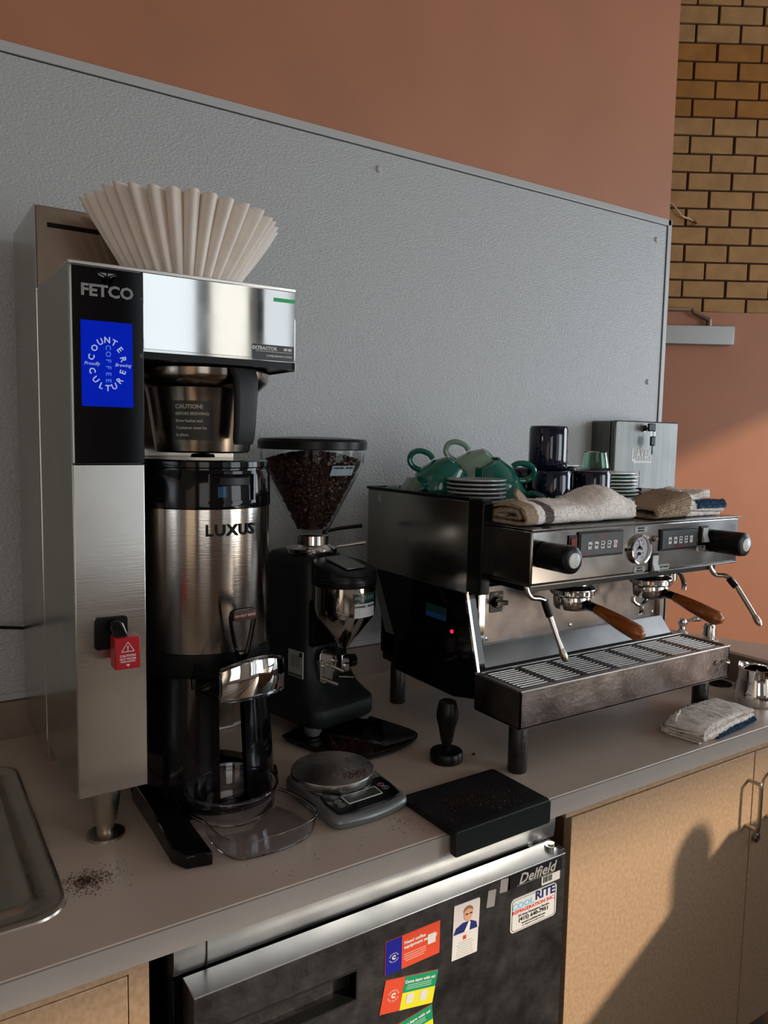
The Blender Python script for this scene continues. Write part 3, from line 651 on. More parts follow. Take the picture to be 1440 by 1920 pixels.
# clear splash guard: curved front window with side wings
def sheet(pf, nu, nv, th):
    bm = B(); G = [[Vector(pf(i/nu, j/nv)) for j in range(nv+1)] for i in range(nu+1)]; A = []; C = []
    for i in range(nu+1):
        ra = []; rc = []
        for j in range(nv+1):
            du = G[min(i+1, nu)][j]-G[max(i-1, 0)][j]; dvv = G[i][min(j+1, nv)]-G[i][max(j-1, 0)]; n = du.cross(dvv)
            n = n.normalized() if n.length > 1e-12 else Vector((0, 0, 1))
            ra.append(bm.verts.new(G[i][j]+n*th/2)); rc.append(bm.verts.new(G[i][j]-n*th/2))
        A.append(ra); C.append(rc)
    for i in range(nu):
        for j in range(nv):
            bm.faces.new((A[i][j], A[i+1][j], A[i+1][j+1], A[i][j+1])); bm.faces.new((C[i][j], C[i][j+1], C[i+1][j+1], C[i+1][j]))
    for i in range(nu):
        bm.faces.new((A[i][0], C[i][0], C[i+1][0], A[i+1][0])); bm.faces.new((A[i][nv], A[i+1][nv], C[i+1][nv], C[i][nv]))
    for j in range(nv):
        bm.faces.new((A[0][j], A[0][j+1], C[0][j+1], C[0][j])); bm.faces.new((A[nu][j], C[nu][j], C[nu][j+1], A[nu][j+1]))
    return bm
def guard(u, v):
    x = -.060+.120*u; bow = 1-(2*u-1)**2
    y = -.168-.022*bow; zt = .246+.016*bow; zb_ = .198+.004*bow
    return (x, y-.004*math.sin(PI*v), zb_+(zt-zb_)*v)
bm = sheet(guard, 20, 6, .0025); O('splash_guard', bm, MIRROR, DSP, label='mirror-bright curved splash guard window')
bm = B()
rim = [(-.060, -.168, .198), (-.060, -.168, .246)]+[(x, -.168-.022*(1-(x/.06)**2), .246+.016*(1-(x/.06)**2)+.003) for x in [-.06+.012*i for i in range(11)]]+[(.060, -.168, .198)]+[(x, -.168-.022*(1-(x/.06)**2), .196+.004*(1-(x/.06)**2)) for x in [.06-.012*i for i in range(11)]]
tube(bm, rim, .0035, 8); O('guard_rim', bm, CLEAR, DSP)
for sx in (-1, 1):
    bm = sheet(lambda u, v: (sx*(.060+.012*u), -.168+.085*u, .200+.046*v), 6, 3, .0025); O('guard_wing', bm, CLEAR, DSP)
bm = sheet(lambda u, v: (-.060+.12*u, -.168+.085*v, .197), 4, 4, .002); O('guard_floor', bm, CLEAR, DSP)
for o in list(DSP.children):
    nm = o.name.split('.')[0]
    if nm in ('tap', 'tap_handle'): o.location = (-.010, 0, .026)
    if nm.startswith('guard') or nm == 'splash_guard': o.location = (0, 0, .026)
# clear drip tray
DT = thing('clear_drip_tray', 'clear plastic drip tray with round bowl in front of the dispenser', 'drip tray', (.048, -.572, .9005), math.radians(6), local=True)
bm = B(); lathe(bm, [(0, .012), (.070, .010), (.076, .016), (.081, .052), (.083, .055), (.079, .056), (.073, .020), (.068, .0135), (0, .0155)], n=64); O('bowl', bm, CLEAR, DT)
bm = B(); tube(bm, [(.081*math.cos(2*PI*i/48), .081*math.sin(2*PI*i/48), .055) for i in range(49)], .0022, 8, False); O('bowl_rim', bm, mat('blue_tinted_clear', (.72, .74, .98), .04, trans=1, ior=1.4), DT)
bm = B(); lathe(bm, [(0, .0165), (.014, .0165), (.018, .0185), (.012, .021), (0, .021)], n=24); O('drain_boss', bm, CLEAR, DT)
out = [(-.070, -.052), (-.074, -.10), (-.066, -.138), (-.045, -.152), (.0, -.160), (.05, -.156), (.078, -.140), (.088, -.115), (.084, -.06), (.074, -.03)]
out = [tuple(v[:2]) for v in smoothpath([(a, b, 0) for a, b in out], 4)]
bm = B(); prism(bm, out+[(.0, -.0766), (-.05, -.0625)], .001, .004); O('front_floor', bm, CLEAR, DT)
bm = B(); prev = None; prf = []
def tr(p, s, z): return (p[0]*s, -.075+(p[1]+.075)*s, z)
rings2 = [[tr(p, 1.0, .002) for p in out], [tr(p, 1.04, .008) for p in out], [tr(p, 1.06, .030) for p in out], [tr(p, 1.085, .032) for p in out], [tr(p, 1.085, .0345) for p in out], [tr(p, 1.04, .0325) for p in out], [tr(p, 1.02, .010) for p in out], [tr(p, .98, .004) for p in out]]
R_ = [[bm.verts.new(q) for q in rg] for rg in rings2]
for a in range(len(R_)-1):
    for i in range(len(out)-1): bm.faces.new((R_[a][i], R_[a][i+1], R_[a+1][i+1], R_[a+1][i]))
O('front_wall', bm, CLEAR, DT)

# ================================================================ GRINDER
GR = thing('coffee_grinder', 'matte black coffee grinder with clear hopper and chrome grounds funnel', 'coffee grinder', (.38, -.235, .9), math.radians(13), local=True)
def rr3(hw, yf, yb, z, r, k=5, n=0): return [(x, y, z) for x, y in rrect(-hw, hw, yf, yb, r, k)]
bm = B()
secs = [(.094, -.128, .125, .028), (.096, -.130, .127, .034), (.096, -.130, .127, .062), (.094, -.127, .125, .070), (.088, -.112, .122, .080), (.080, -.092, .120, .096), (.073, -.076, .118, .122), (.069, -.068, .116, .155), (.067, -.065, .114, .22), (.062, -.062, .108, .37), (.060, -.060, .106, .385), (.054, -.054, .100, .394), (.040, -.04, .085, .398)]
loft(bm, [rr3(a, b, c, z, .03 if i > 4 else .034) for i, (a, b, c, z) in enumerate(secs)]); O('body', bm, BLACKM, GR, sharp=50)
for x, y in ((-.078, -.100), (.078, -.100), (-.078, .10), (.078, .10)):
    z0 = .0105 if y < 0 else .0005
    bm = B(); cyl(bm, (x, y, z0), (x, y, z0+.007), .016); cyl(bm, (x, y, z0+.007), (x, y, .03), .020); O('foot', bm, GREYPL, GR, .001)
bm = B(); lathe(bm, [(.058, .396), (.060, .400), (.060, .408), (.044, .412), (.040, .416), (.040, .436), (.036, .438), (0, .438)], n=72, wave=lambda a: .012*math.sin(36*a)); O('adjustment_collar', bm, CHROME, GR)
bm = B(); tube(bm, [(.045, -.015, .404), (.085, -.030, .408), (.128, -.045, .412)], [.0035, .0035, .0045], 10); O('adjustment_rod', bm, NICK, GR)
bm = B(); tube(bm, [(.036, .0, .440), (.075, -.01, .446), (.135, -.025, .450)], [.004, .0045, .005], 8); O('hopper_gate', bm, BLACKP, GR)
hprof = [(.034, .436), (.038, .446), (.117, .600), (.118, .606), (.118, .634)]
bm = B(); lathe(bm, hprof+[(.1155, .634), (.1155, .6065), (.036, .4475), (.032, .438), (.034, .436)], n=96); O('hopper', bm, HOPPER, GR, label='clear smoky hopper')
bm = B(); lathe(bm, [(0, .632), (.119, .632), (.1245, .634), (.125, .650), (.121, .656), (.06, .660), (0, .661)], n=96); O('hopper_lid', bm, BLACKP, GR, label='black hopper lid')
s = O('warning_label', wrapc(gridplate(.062, .022), (0, 0), lambda z: .118-(max(0, .600-z))*(.079/.154)+.0006, math.radians(266), .588), mat('pale_blue_label', (.34, .42, .47), .4), GR)
bm = textbm('DANGER - PELIGRO', .0062, Matrix.Translation((0, .006, .0008)), bold=.03); l = lines(.052, .011, 3, .0006, .0009); l.transform(Matrix.Translation((0, -.003, 0))); add(bm, l)
O('lettering', wrapc(bm, (0, 0), lambda z: .118-(max(0, .600-z))*(.079/.154)+.0006, math.radians(266), .588), BLKP, s)
# funnel
NC = (0.0, -.112)
bm = B(); lathe(bm, [(.066, .345), (.0685, .343), (.0695, .292), (.067, .270), (.014, .202), (.012, .196), (.010, .196), (.010, .203), (.06, .275), (.064, .345)], NC, 72); O('grounds_funnel', bm, CHROME, GR)
bm = B(); lathe(bm, [(0, .338), (.0705, .338), (.0715, .342), (.0715, .372), (.068, .379), (.052, .383), (0, .3835)], NC, 72)
for v in bm.verts:
    if v.co.z > .36: v.co.z += (v.co.y+.112)*.22
O('funnel_cap', bm, BLACKP, GR)
bm = B(); prism(bm, rrect(-.028, .028, -.150, -.076, .004), .3855, .388); bm.transform(Matrix.Translation((0, 0, 0)))
for v in bm.verts: v.co.z += (v.co.y+.112)*.22
O('cap_window', bm, GREYPL, GR)
for z in (.348, .356, .364):
    bm = B(); lathe(bm, [(.0712, z), (.0724, z+.001), (.0712, z+.002)], NC, 72); O('cap_ridge', bm, BLACKM, GR)
bm = B(); box(bm, -.045, .045, -.075, -.055, .255, .375); O('funnel_mount', bm, BLACKM, GR, .004)
s = O('name_plate', wrap(gridplate(.064, .019, th=.001), NC, .0698, math.radians(269), .318), TEALP, GR, label='dark green name plate')
bm = textbm('MAZZER', .0105, Matrix.Translation((0, 0, .0012)), bold=.01, space=1.25); O('lettering', wrap(bm, NC, .0698, math.radians(269), .318), SILV, s)
for x in (-.027, .027):
    bm = B(); cyl(bm, (x, 0, 0), (x, 0, .0022), .0028, n=12); O('rivet', wrap(bm, NC, .0698, math.radians(269), .318), CHROME, s)
s = O('warning_label', wrapc(gridplate(.058, .030, th=.001), NC, lambda z: .0698-max(0, .27-z)*.78, math.radians(269), .290), LABW, GR, label='white danger label')
bm = textbm('DANGER - PELIGRO', .0066, Matrix.Translation((0, .009, .0014)), bold=.03); l = lines(.050, .016, 4, .0008, .0016); l.transform(Matrix.Translation((0, -.003, 0))); add(bm, l)
O('lettering', wrapc(bm, NC, lambda z: .0698-max(0, .27-z)*.78, math.radians(269), .290), BLKP, s)
bm = B(); prism(bm, rrect(-.060, .058, .195, .300, .006), -.0700, -.064, 'y'); O('front_plate', bm, BLACKG, GR)
# portafilter fork
bm = B(); prism(bm, [(-.044, .118), (-.044, .178), (-.036, .188), (-.002, .190), (.006, .182), (.006, .136), (-.004, .130), (-.006, .112), (-.020, .106), (-.032, .110)], -.083, -.080, 'y'); FK = O('fork_plate', bm, CHROME, GR, .0008, label='bright steel portafilter fork plate')
for x, z in ((-.034, .152), (-.002, .158), (-.018, .150)):
    bm = B(); cyl(bm, (x, -.083, z), (x, -.089, z), .0055, n=16); O('screw', bm, NICK, FK)
bm = B()
for x in (-.034, -.002): box(bm, x-.002, x+.002, -.0835, -.083, .132 if x < -.01 else .148, .146 if x < -.01 else .176)
O('slot', bm, BLACKP, FK)
bm = B(); tube(bm, [(-.018, -.083, .150), (.006, -.105, .136)], .0035, 8); tube(bm, [(-.04, -.083, .125), (-.015, -.112, .112)], .005, 8); box(bm, -.046, -.036, -.086, -.070, .122, .165); O('fork_arm', bm, CHROME, FK)
bm = B(); box(bm, .016, .040, -.090, -.064, .126, .168); box(bm, .020, .036, -.095, -.09, .130, .148); O('switch_block', bm, CHROME, GR, .002)
bm = B(); cyl(bm, (.052, -.075, .145), (.066, -.078, .145), .015); O('side_knob', bm, BLACKG, GR)
bm = B(); tube(bm, [(.01, -.085, .118), (.045, -.098, .112)], .003, 8); O('fork_wire', bm, CHROME, GR)
bm = B(); box(bm, -.0768, -.0740, -.062, -.012, .125, .185); s = O('rating_label', bm, LABG, GR, label='grey rating label')
bm = lines(.036, .028, 6, .0008, .0004); bm.transform(Matrix.Translation((-.0771, -.037, .162)) @ Matrix.Rotation(-PI/2, 4, 'Z') @ Matrix.Rotation(PI/2, 4, 'X'))
for i in range(16): box(bm, -.0774, -.0768, -.060+i*.003, -.0586+i*.003, .127, .133)
box(bm, -.0774, -.0768, -.061, -.051, .174, .183); O('small_print', bm, BLKP, s)
# beans
def bean_blob(bm, p, s, R):
    V = []
    for lat, rad in ((-1, .0), (-.45, .85), (.45, .85), (1, .0)):
        if rad == 0: V.append([bm.verts.new(Vector(p)+R @ Vector((0, 0, lat*s*.62)))])
        else: V.append([bm.verts.new(Vector(p)+R @ Vector((rad*s*math.cos(PI*k/3), rad*s*.72*math.sin(PI*k/3), lat*s*.62))) for k in range(6)])
    for k in range(6):
        bm.faces.new((V[0][0], V[1][(k+1) % 6], V[1][k])); bm.faces.new((V[1][k], V[1][(k+1) % 6], V[2][(k+1) % 6], V[2][k])); bm.faces.new((V[2][k], V[2][(k+1) % 6], V[3][0]))
bm = B()
MG = Matrix.Translation((.38, -.235, .9)) @ Matrix.Rotation(math.radians(13), 4, 'Z')
def hr(z): return .036+(z-.4475)*(.1155-.036)/(.6065-.4475)
for i in range(3600):
    if i < 2600:
        z = .452+(.604-.452)*math.sqrt(random.random()); a = random.random()*2*PI; q = hr(z)-.0075-random.random()*.006
    else:
        a = random.random()*2*PI; q = .104*math.sqrt(random.random()); z = .602+.022*(1-(q/.104)**2)+random.uniform(-.003, .003)
    R = Matrix.Rotation(random.random()*6, 3, 'X') @ Matrix.Rotation(random.random()*6, 3, 'Z')
    bean_blob(bm, (q*math.cos(a), q*math.sin(a), z), .0062, R)
lathe(bm, [(0, .45), (.025, .45), (hr(.598)-.014, .598), (0, .615)], n=32)
bm.transform(MG); tag(O('coffee_beans', bm, BEAN), 'dark roasted coffee beans heaped in the grinder hopper', 'coffee beans', kind='stuff')
# tray below the grinder
tp = [tuple(v[:2]) for v in smoothpath([(.262, -.330, 0), (.292, -.420, 0), (.322, -.478, 0), (.362, -.512, 0), (.43, -.512, 0), (.490, -.498, 0), (.516, -.480, 0), (.525, -.452, 0), (.512, -.40, 0), (.480, -.315, 0), (.42, -.295, 0), (.33, -.300, 0)], 4)]
cxm, cym = .39, -.40
def sc(p, k, z): return (cxm+(p[0]-cxm)*k, cym+(p[1]-cym)*k, z)
bm = B(); loft(bm, [[sc(p, .93, .9002) for p in tp], [sc(p, 1.0, .912) for p in tp], [sc(p, 1.0, .915) for p in tp], [sc(p, .975, .915) for p in tp], [sc(p, .94, .9085) for p in tp]])
tag(O('grounds_tray', bm, BLACKG, sharp=60), 'flat black tray dusted with grounds under the front of the grinder', 'tray')
grounds('coffee_grounds', 'reddish coffee grounds dusted over the black tray under the grinder', gauss(.37, -.43, .035, .022, .9087, 420), size=.0009, mt=mat('red_grounds', (.075, .014, .007), .8))
gb = []
for _ in range(260):
    x = random.gauss(0, .03); y = -.105+random.gauss(0, .010)
    if abs(x) < .08 and -.128 < y < -.09: gb.append(tuple(MG @ Vector((x, y, .0715+max(0, y+.127)*.55))))
grounds('coffee_grounds', 'coffee grounds on the sloping base of the grinder', gb, size=.0009, mt=bpy.data.materials['red_grounds'])
# ================================================================ ESPRESSO MACHINE
E_ = thing('espresso_machine', 'two-group stainless espresso machine with black knobs and wide drip tray', 'espresso machine', (.915, -.45, .9))
ex0, ex1 = .575, 1.257
bm = B(); box(bm, .602, 1.232, -.53, -.19, 1.02, 1.375); O('body', bm, BLACKP, E_, .004)
for s_, xa, xb in ((-1, .580, .602), (1, 1.232, 1.254)):
    bm = B(); prism(bm, [(-.200, 1.236), (-.285, 1.085), (-.285, 1.003), (-.520, 1.003)]+([(-.600, 1.02), (-.602, 1.075), (-.558, 1.236)] if s_ < 0 else [(-.540, 1.02), (-.548, 1.236)]), xa, xb, 'x'); O('side_frame', bm, BLACKG, E_, .002, label='gloss black lower side')
    bm = B(); prism(bm, [(-.170, 1.236), (-.245, 1.086), (-.285, 1.086), (-.215, 1.236)], xa+.001, xb-.001, 'x'); O('rear_corner_plate', bm, SIDE, E_)
    xo = xa-.006 if s_ < 0 else xb-.001
    bm = B(); box(bm, xo, xo+.007, -.563, -.165, 1.238, 1.434); O('side_panel', bm, SIDE, E_, .002, label='satin steel side panel')
    bm = B(); prism(bm, [(-.608, 1.243), (-.563, 1.243), (-.563, 1.441), (-.602, 1.441), (-.612, 1.434)], xo-.003, xo+.024 if s_ < 0 else xo+.010, 'x'); O('front_corner_trim', bm, BLACKP, E_, .003)
    bm = B(); box(bm, xo-.001, xo+.009, -.565, -.16, 1.434, 1.441); O('top_trim', bm, BLACKP, E_, .001)
    xc = xa-.002 if s_ < 0 else xb-.004
    bm = B(); prism(bm, [(-.556, 1.245), (-.549, 1.245), (-.594, 1.078), (-.602, 1.078)] if s_ < 0 else [(-.552, 1.245), (-.546, 1.245), (-.546, 1.078), (-.552, 1.078)], xc, xc+.006, 'x'); O('chrome_edge', bm, CHROME, E_)
    xp = .612 if s_ < 0 else 1.217
    bm = B(); box(bm, xp, xp+.022, -.558, -.535, 1.098, 1.245); O('chrome_post', bm, CHROME, E_, .004)
bm = B(); box(bm, ex0, ex1, -.176, -.165, 1.22, 1.434); O('rear_panel', bm, SIDE, E_, .002)
bm = B(); box(bm, ex0, ex1, -.178, -.162, 1.434, 1.441); O('cup_rail', bm, BLACKP, E_, .001)
bm = B(); box(bm, .602, 1.232, -.26, -.20, 1.003, 1.20); box(bm, .590, 1.244, -.33, -.275, 1.003, 1.083); O('rear_base', bm, BLACKP, E_, .004)
bm = B(); box(bm, .60, 1.235, -.60, -.18, 1.376, 1.3835); O('cup_tray', bm, WORN, E_, .001)
# splash back
SPP = O('splash_panel', box(B(), .634, 1.217, -.547, -.540, 1.118, 1.245), WORN, E_, .001, label='scratched steel splash panel')
for x, z in ((.645, 1.232), (.645, 1.130), (.905, 1.130), (1.205, 1.130), (1.205, 1.232)):
    bm = B(); lathe(bm, [(0, .003), (.004, .002), (.005, 0)], n=12); bm.transform(Matrix.Translation((x, -.547, z)) @ Matrix.Rotation(PI/2, 4, 'X')); O('screw', bm, CHROME, SPP)
bm = B(); prism(bm, [(-.558, 1.119), (-.540, 1.119), (-.545, 1.079), (-.592, 1.079)], .606, 1.226, 'x'); O('splash_sill', bm, mat('bright_worn_steel', (.62, .63, .63), .35, 1, var=.1, vscale=14), E_)
bm = B(); box(bm, .606, 1.226, -.594, -.590, 1.0785, 1.0815); O('sill_gasket', bm, BLACKP, E_)
# head
bm = B(); box(bm, .5885, 1.2605, -.735, -.60, 1.2835, 1.3895); HD = O('head', bm, HEADM, E_, .004, label='polished steel control head')
bm = B(); box(bm, .587, 1.268, -.7365, -.595, 1.3895, 1.3925); O('head_top', bm, HEADM, E_, .001)
bm = B(); box(bm, .587, 1.262, -.7365, -.62, 1.2805, 1.2845); O('head_lower_edge', bm, WORN, E_, .001)
bm = B(); box(bm, .62, 1.23, -.70, -.54, 1.262, 1.2835); O('group_cover', bm, BLACKP, E_)
hy = -.735
def steam_knob(x, z):
    k = B(); prof = [(.022, 0), (.0265, .004), (.027, .050), (.0275, .066), (.026, .074), (.020, .078), (0, .078)]
    lathe(k, prof, n=40, wave=lambda a: .02*abs(math.sin(4*a))-.02); k.transform(Matrix.Translation((x, hy, z)) @ Matrix.Rotation(PI/2, 4, 'X'))
    o = O('steam_knob', k, BLACKP, E_, label='large black steam knob')
    k = B(); lathe(k, [(.0145, .077), (.0145, .0795), (.012, .0805), (0, .0805)], n=32); k.transform(Matrix.Translation((x, hy, z)) @ Matrix.Rotation(PI/2, 4, 'X')); O('knob_cap', k, mat('pearl_cap', (.62, .64, .62), .3, var=.1, vscale=60), o)
steam_knob(.621, 1.342); steam_knob(1.168, 1.338)
def button_panel(x0, x1, z0, z1, wide):
    o = O('button_panel', box(B(), x0, x1, hy-.004, hy+.002, z0, z1), BLACKP, E_, .001, label='black brew button panel with white cup symbols')
    bm = B(); box(bm, x0+.005, x1-.004, hy-.0055, hy-.004, z0+.005, z1-.004); O('membrane', bm, mat('membrane_grey', (.022, .028, .03), .4), o)
    w = x1-x0; cxp = (x0+x1)/2
    for i in range(5):
        bx = x0+w*(.235+.142*i); bz = (z0+z1)/2-.0015
        bm = B(); box(bm, bx-.0055, bx+.0045, hy-.0062, hy-.0054, bz-.008, bz+.007); 
        if wide: box(bm, bx+.0045, bx+.0065, hy-.0062, hy-.0054, bz+.001, bz+.005)
        bt = O('button', bm, WHITEP, o)
        bm = B()
        if i == 4: 
            lathe(bm, [(.0030, 0), (.0036, .0002), (.0042, 0)], n=16); lathe(bm, [(0, .0001), (.0014, 0)], n=10); mm = REDP
        else:
            mm = BLKP
            for cz in ((0,) if i < 2 else (.0032, -.0032)):
                prism(bm, [(-.0034, cz+.0018), (.0034, cz+.0018), (.0026, cz-.0008), (.001, cz-.002), (-.001, cz-.002), (-.0026, cz-.0008)], 0, .0002)
        bm.transform(FP(bx-.0005, bz, hy-.0063)); O('symbol', bm, mm, bt) if False else O('symbol', bm, mm, o)
    bm = textbm('LA MARZOCCO', .0058, FP(cxp, z1-.0105 if wide else z0+.0085, hy-.0057), bold=.02)
    if wide: add(bm, textbm('FIRENZE', .0046, FP(x0+.022, z0+.0085, hy-.0057), bold=.02)); add(bm, textbm('ITALIA', .0046, FP(x1-.018, z0+.0085, hy-.0057), bold=.02))
    O('lettering', bm, DKREDP if not wide else mat('rose_print', (.42, .10, .12), .5), o)
button_panel(.712, .845, 1.329, 1.3815, True); button_panel(.9665, 1.098, 1.327, 1.3745, False)
bm = B(); box(bm, .686, .709, hy-.003, hy+.001, 1.336, 1.376); o = O('switch_frame', bm, BLACKP, E_)
bm = B(); box(bm, .690, .706, hy-.0055, hy-.003, 1.341, 1.371); O('power_lamp', bm, REDD, o, .001, label='dark red lamp')
for x, z, w in ((.951, 1.302, .022), (1.1235, 1.354, .024)):
    bm = B(); box(bm, x-.014, x+.013, hy-.003, hy+.001, z-.021, z+.021); o = O('switch_frame', bm, BLACKP, E_)
    bm = B(); prism(bm, [(hy-.003, z-.017), (hy-.011, z-.015), (hy-.005, z), (hy-.006, z+.017), (hy-.003, z+.017)], x-.008, x+.010, 'x'); O('rocker', bm, LABW, o, label='white rocker switch')
for x, z, w, t1, t2 in ((.904, 1.3775, .040, 'BREWING', 'PRESSURE'), (.905, 1.2915, .036, 'SERVICE', 'PRESSURE'), (.988, 1.291, .034, 'HOT WATER', ''), (1.116, 1.324, .034, 'MACHINE', 'ON OFF')):
    s = plate(E_, 'caption_plate', x, z, w, .0125, LABG, None, .003, 0, y=hy, th=.001)
    bm = textbm(t1, .0048, FP(x, z+(.0028 if t2 else 0), hy-.0012), bold=.03)
    if t2: add(bm, textbm(t2, .0048, FP(x, z-.0030, hy-.0012), bold=.03))
    O('lettering', bm, BLKP, s)
# pressure gauge
gx, gz, gR = .900, 1.3355, .0315
bm = B(); lathe(bm, [(gR-.004, .004), (gR-.003, .009), (gR, .010), (gR+.0015, .006), (gR+.001, 0), (gR-.003, 0)], n=48); bm.transform(Matrix.Translation((gx, hy, gz)) @ Matrix.Rotation(PI/2, 4, 'X')); PG = O('pressure_gauge', bm, CHROME, E_, label='round chrome pressure gauge with two needles')
bm = B(); lathe(bm, [(0, .003), (gR-.003, .003)], n=40); bm.transform(Matrix.Translation((gx, hy, gz)) @ Matrix.Rotation(PI/2, 4, 'X')); O('dial', bm, mat('dial_white', (.55, .56, .60), .4), PG)
bm = B()
for cz, R in ((.009, .013), (-.010, .013)):
    for i in range(11):
        a = math.radians(225-27*i)
        bx, bz = R*math.cos(a), cz+R*math.sin(a); t = B(); box(t, -.0004, .0004, -.0012, .0012, 0, .0003); t.transform(FP(gx, gz, hy-.0033) @ Matrix.Translation((bx, bz, 0)) @ Matrix.Rotation(a-PI/2, 4, 'Z')); add(bm, t)
        if i % 2 == 0: add(bm, textbm(str(i*3), .0034, FP(gx+bx*.78, gz+cz+(bz-cz)*.78, hy-.0033)))
O('dial_marks', bm, BLKP, PG)
bm = B()
for cx_, cz, tx, tz in ((-.001, .004, -.006, .020), (-.002, -.009, -.014, -.020)):
    cyl(bm, (gx+cx_, hy-.003, gz+cz), (gx+cx_, hy-.0065, gz+cz), .0035, n=16); tube(bm, [(gx+cx_, hy-.005, gz+cz), (gx+tx, hy-.005, gz+tz)], [.0009, .0004], 6)
O('needle', bm, BLKP, PG)
bm = B(); lathe(bm, [(0, .008), (.005, .008), (.0075, .004), (.008, 0)], n=6); bm.transform(Matrix.Translation((.9495, hy, 1.3555)) @ Matrix.Rotation(PI/2, 4, 'X')); O('hex_bolt', bm, CHROME, E_)
bm = B(); lathe(bm, [(0, .003), (.004, .003), (.004, 0)], n=12); bm.transform(Matrix.Translation((.862, hy, 1.3365)) @ Matrix.Rotation(PI/2, 4, 'X')); O('set_screw', bm, BLACKP, E_)
# steam wands
def wand(pts, rads, sl0, sl1, tip, lab):
    bm = B(); tube(bm, smoothpath(pts, 6), .0056, 12); o = O('steam_wand', bm, CHROME, E_, label=lab)
    bm = B(); tube(bm, [sl0, ((Vector(sl0)+Vector(sl1))/2), sl1], [.0078, .0082, .0078], 12); O('rubber_grip', bm, BLACKP, o)
    a = Vector(pts[-1]); d = (a-Vector(pts[-2])).normalized()
    bm = B(); tube(bm, [a-d*.010, a-d*.002, a+d*.010, a+d*.018], [.0058, .0072, .0078, .004], 12); O('tip', bm, NICK, o)
wand([(.612, -.700, 1.284), (.613, -.701, 1.266), (.624, -.703, 1.252), (.645, -.705, 1.248), (.658, -.708, 1.238), (.670, -.722, 1.190), (.682, -.738, 1.140)], 0, (.6560, -.7075, 1.243), (.6650, -.715, 1.212), 0, 'left steam wand reaching down over the drip tray')
wand([(1.205, -.700, 1.284), (1.208, -.702, 1.266), (1.220, -.710, 1.250), (1.232, -.728, 1.249), (1.236, -.745, 1.238), (1.243, -.772, 1.200), (1.250, -.800, 1.158)], 0, (1.2335, -.735, 1.2445), (1.238, -.752, 1.226), 0, 'right steam wand swung out past the machine')
# hot water spout
bm = B(); cyl(bm, (1.150, -.64, 1.284), (1.150, -.64, 1.262), .012); cyl(bm, (1.150, -.64, 1.266), (1.150, -.64, 1.232), .0105); tube(bm, smoothpath([(1.160, -.64, 1.25), (1.180, -.642, 1.244), (1.190, -.645, 1.222), (1.191, -.645, 1.205)], 5), .006, 10); O('hot_water_spout', bm, CHROME, E_)
# groups
for gxc in (.815, 1.078):
    bm = B(); lathe(bm, [(.0, 1.290), (.036, 1.290), (.036, 1.252), (.046, 1.247), (.0485, 1.243), (.0485, 1.231), (.046, 1.228), (.0, 1.228)], (gxc, -.635), 48); o = O('group_head', bm, CHROME, E_)
    bm = B(); lathe(bm, [(.0484, 1.242), (.0500, 1.241), (.0500, 1.233), (.0484, 1.232)], (gxc, -.635), 72, wave=lambda a: .015*math.sin(18*a)); O('collar', bm, CHROME, o)
def portafilter(x, lab, spout):
    P_ = thing('portafilter', lab, 'portafilter', (x, -.635, 1.20), 0, 'portafilters locked into the espresso machine')
    bm = B(); lathe(bm, [(0, 1.2275), (.040, 1.2275), (.0415, 1.222), (.0405, 1.204), (.036, 1.198), (.012, 1.192), (0, 1.192)], (x, -.635), 48); O('basket_ring', bm, CHROME, P_)
    bm = B(); tube(bm, [(x, -.672, 1.213), (x, -.700, 1.210), (x, -.712, 1.207)], [.011, .0095, .0115], 14); O('neck', bm, BLACKG, P_)
    pts = [(x, -.704, 1.209), (x, -.712, 1.207), (x, -.740, 1.200), (x, -.775, 1.191), (x, -.806, 1.183), (x, -.820, 1.180), (x, -.825, 1.179)]
    bm = B(); tube(bm, smoothpath(pts, 4), [.011+.0*i for i in range(25)], 20)
    L = 25
    for v in bm.verts: pass
    bm.free(); sp = smoothpath(pts, 4); rs = []
    for v in sp:
        t = (-.704-v.y)/.121; rs.append(.0105+.0062*max(0, math.sin(min(1, t*1.05)*PI*.62))-.010*max(0, t-.90)/.10*.9+(0.0 if t > .12 else .0))
    bm = B(); tube(bm, sp, rs, 20); O('handle', bm, WOOD, P_, label='amber wooden handle', sharp=60)
    if spout:
        bm = B(); tube(bm, smoothpath([(x-.030, -.610, 1.196), (x-.028, -.612, 1.182), (x-.005, -.614, 1.172), (x+.020, -.612, 1.184), (x+.024, -.610, 1.196)], 5), .0048, 10); O('spout_bracket', bm, CHROME, P_)
        bm = B(); tube(bm, [(x, -.613, 1.173), (x, -.613, 1.156), (x-.006, -.615, 1.150)], [.005, .006, .004], 10); O('spout', bm, CHROME, P_)
    return P_
portafilter(.813, 'portafilter with amber wooden handle in the left group beside the left steam wand', False)
portafilter(1.076, 'portafilter with amber wooden handle and drip bracket in the right group', True)
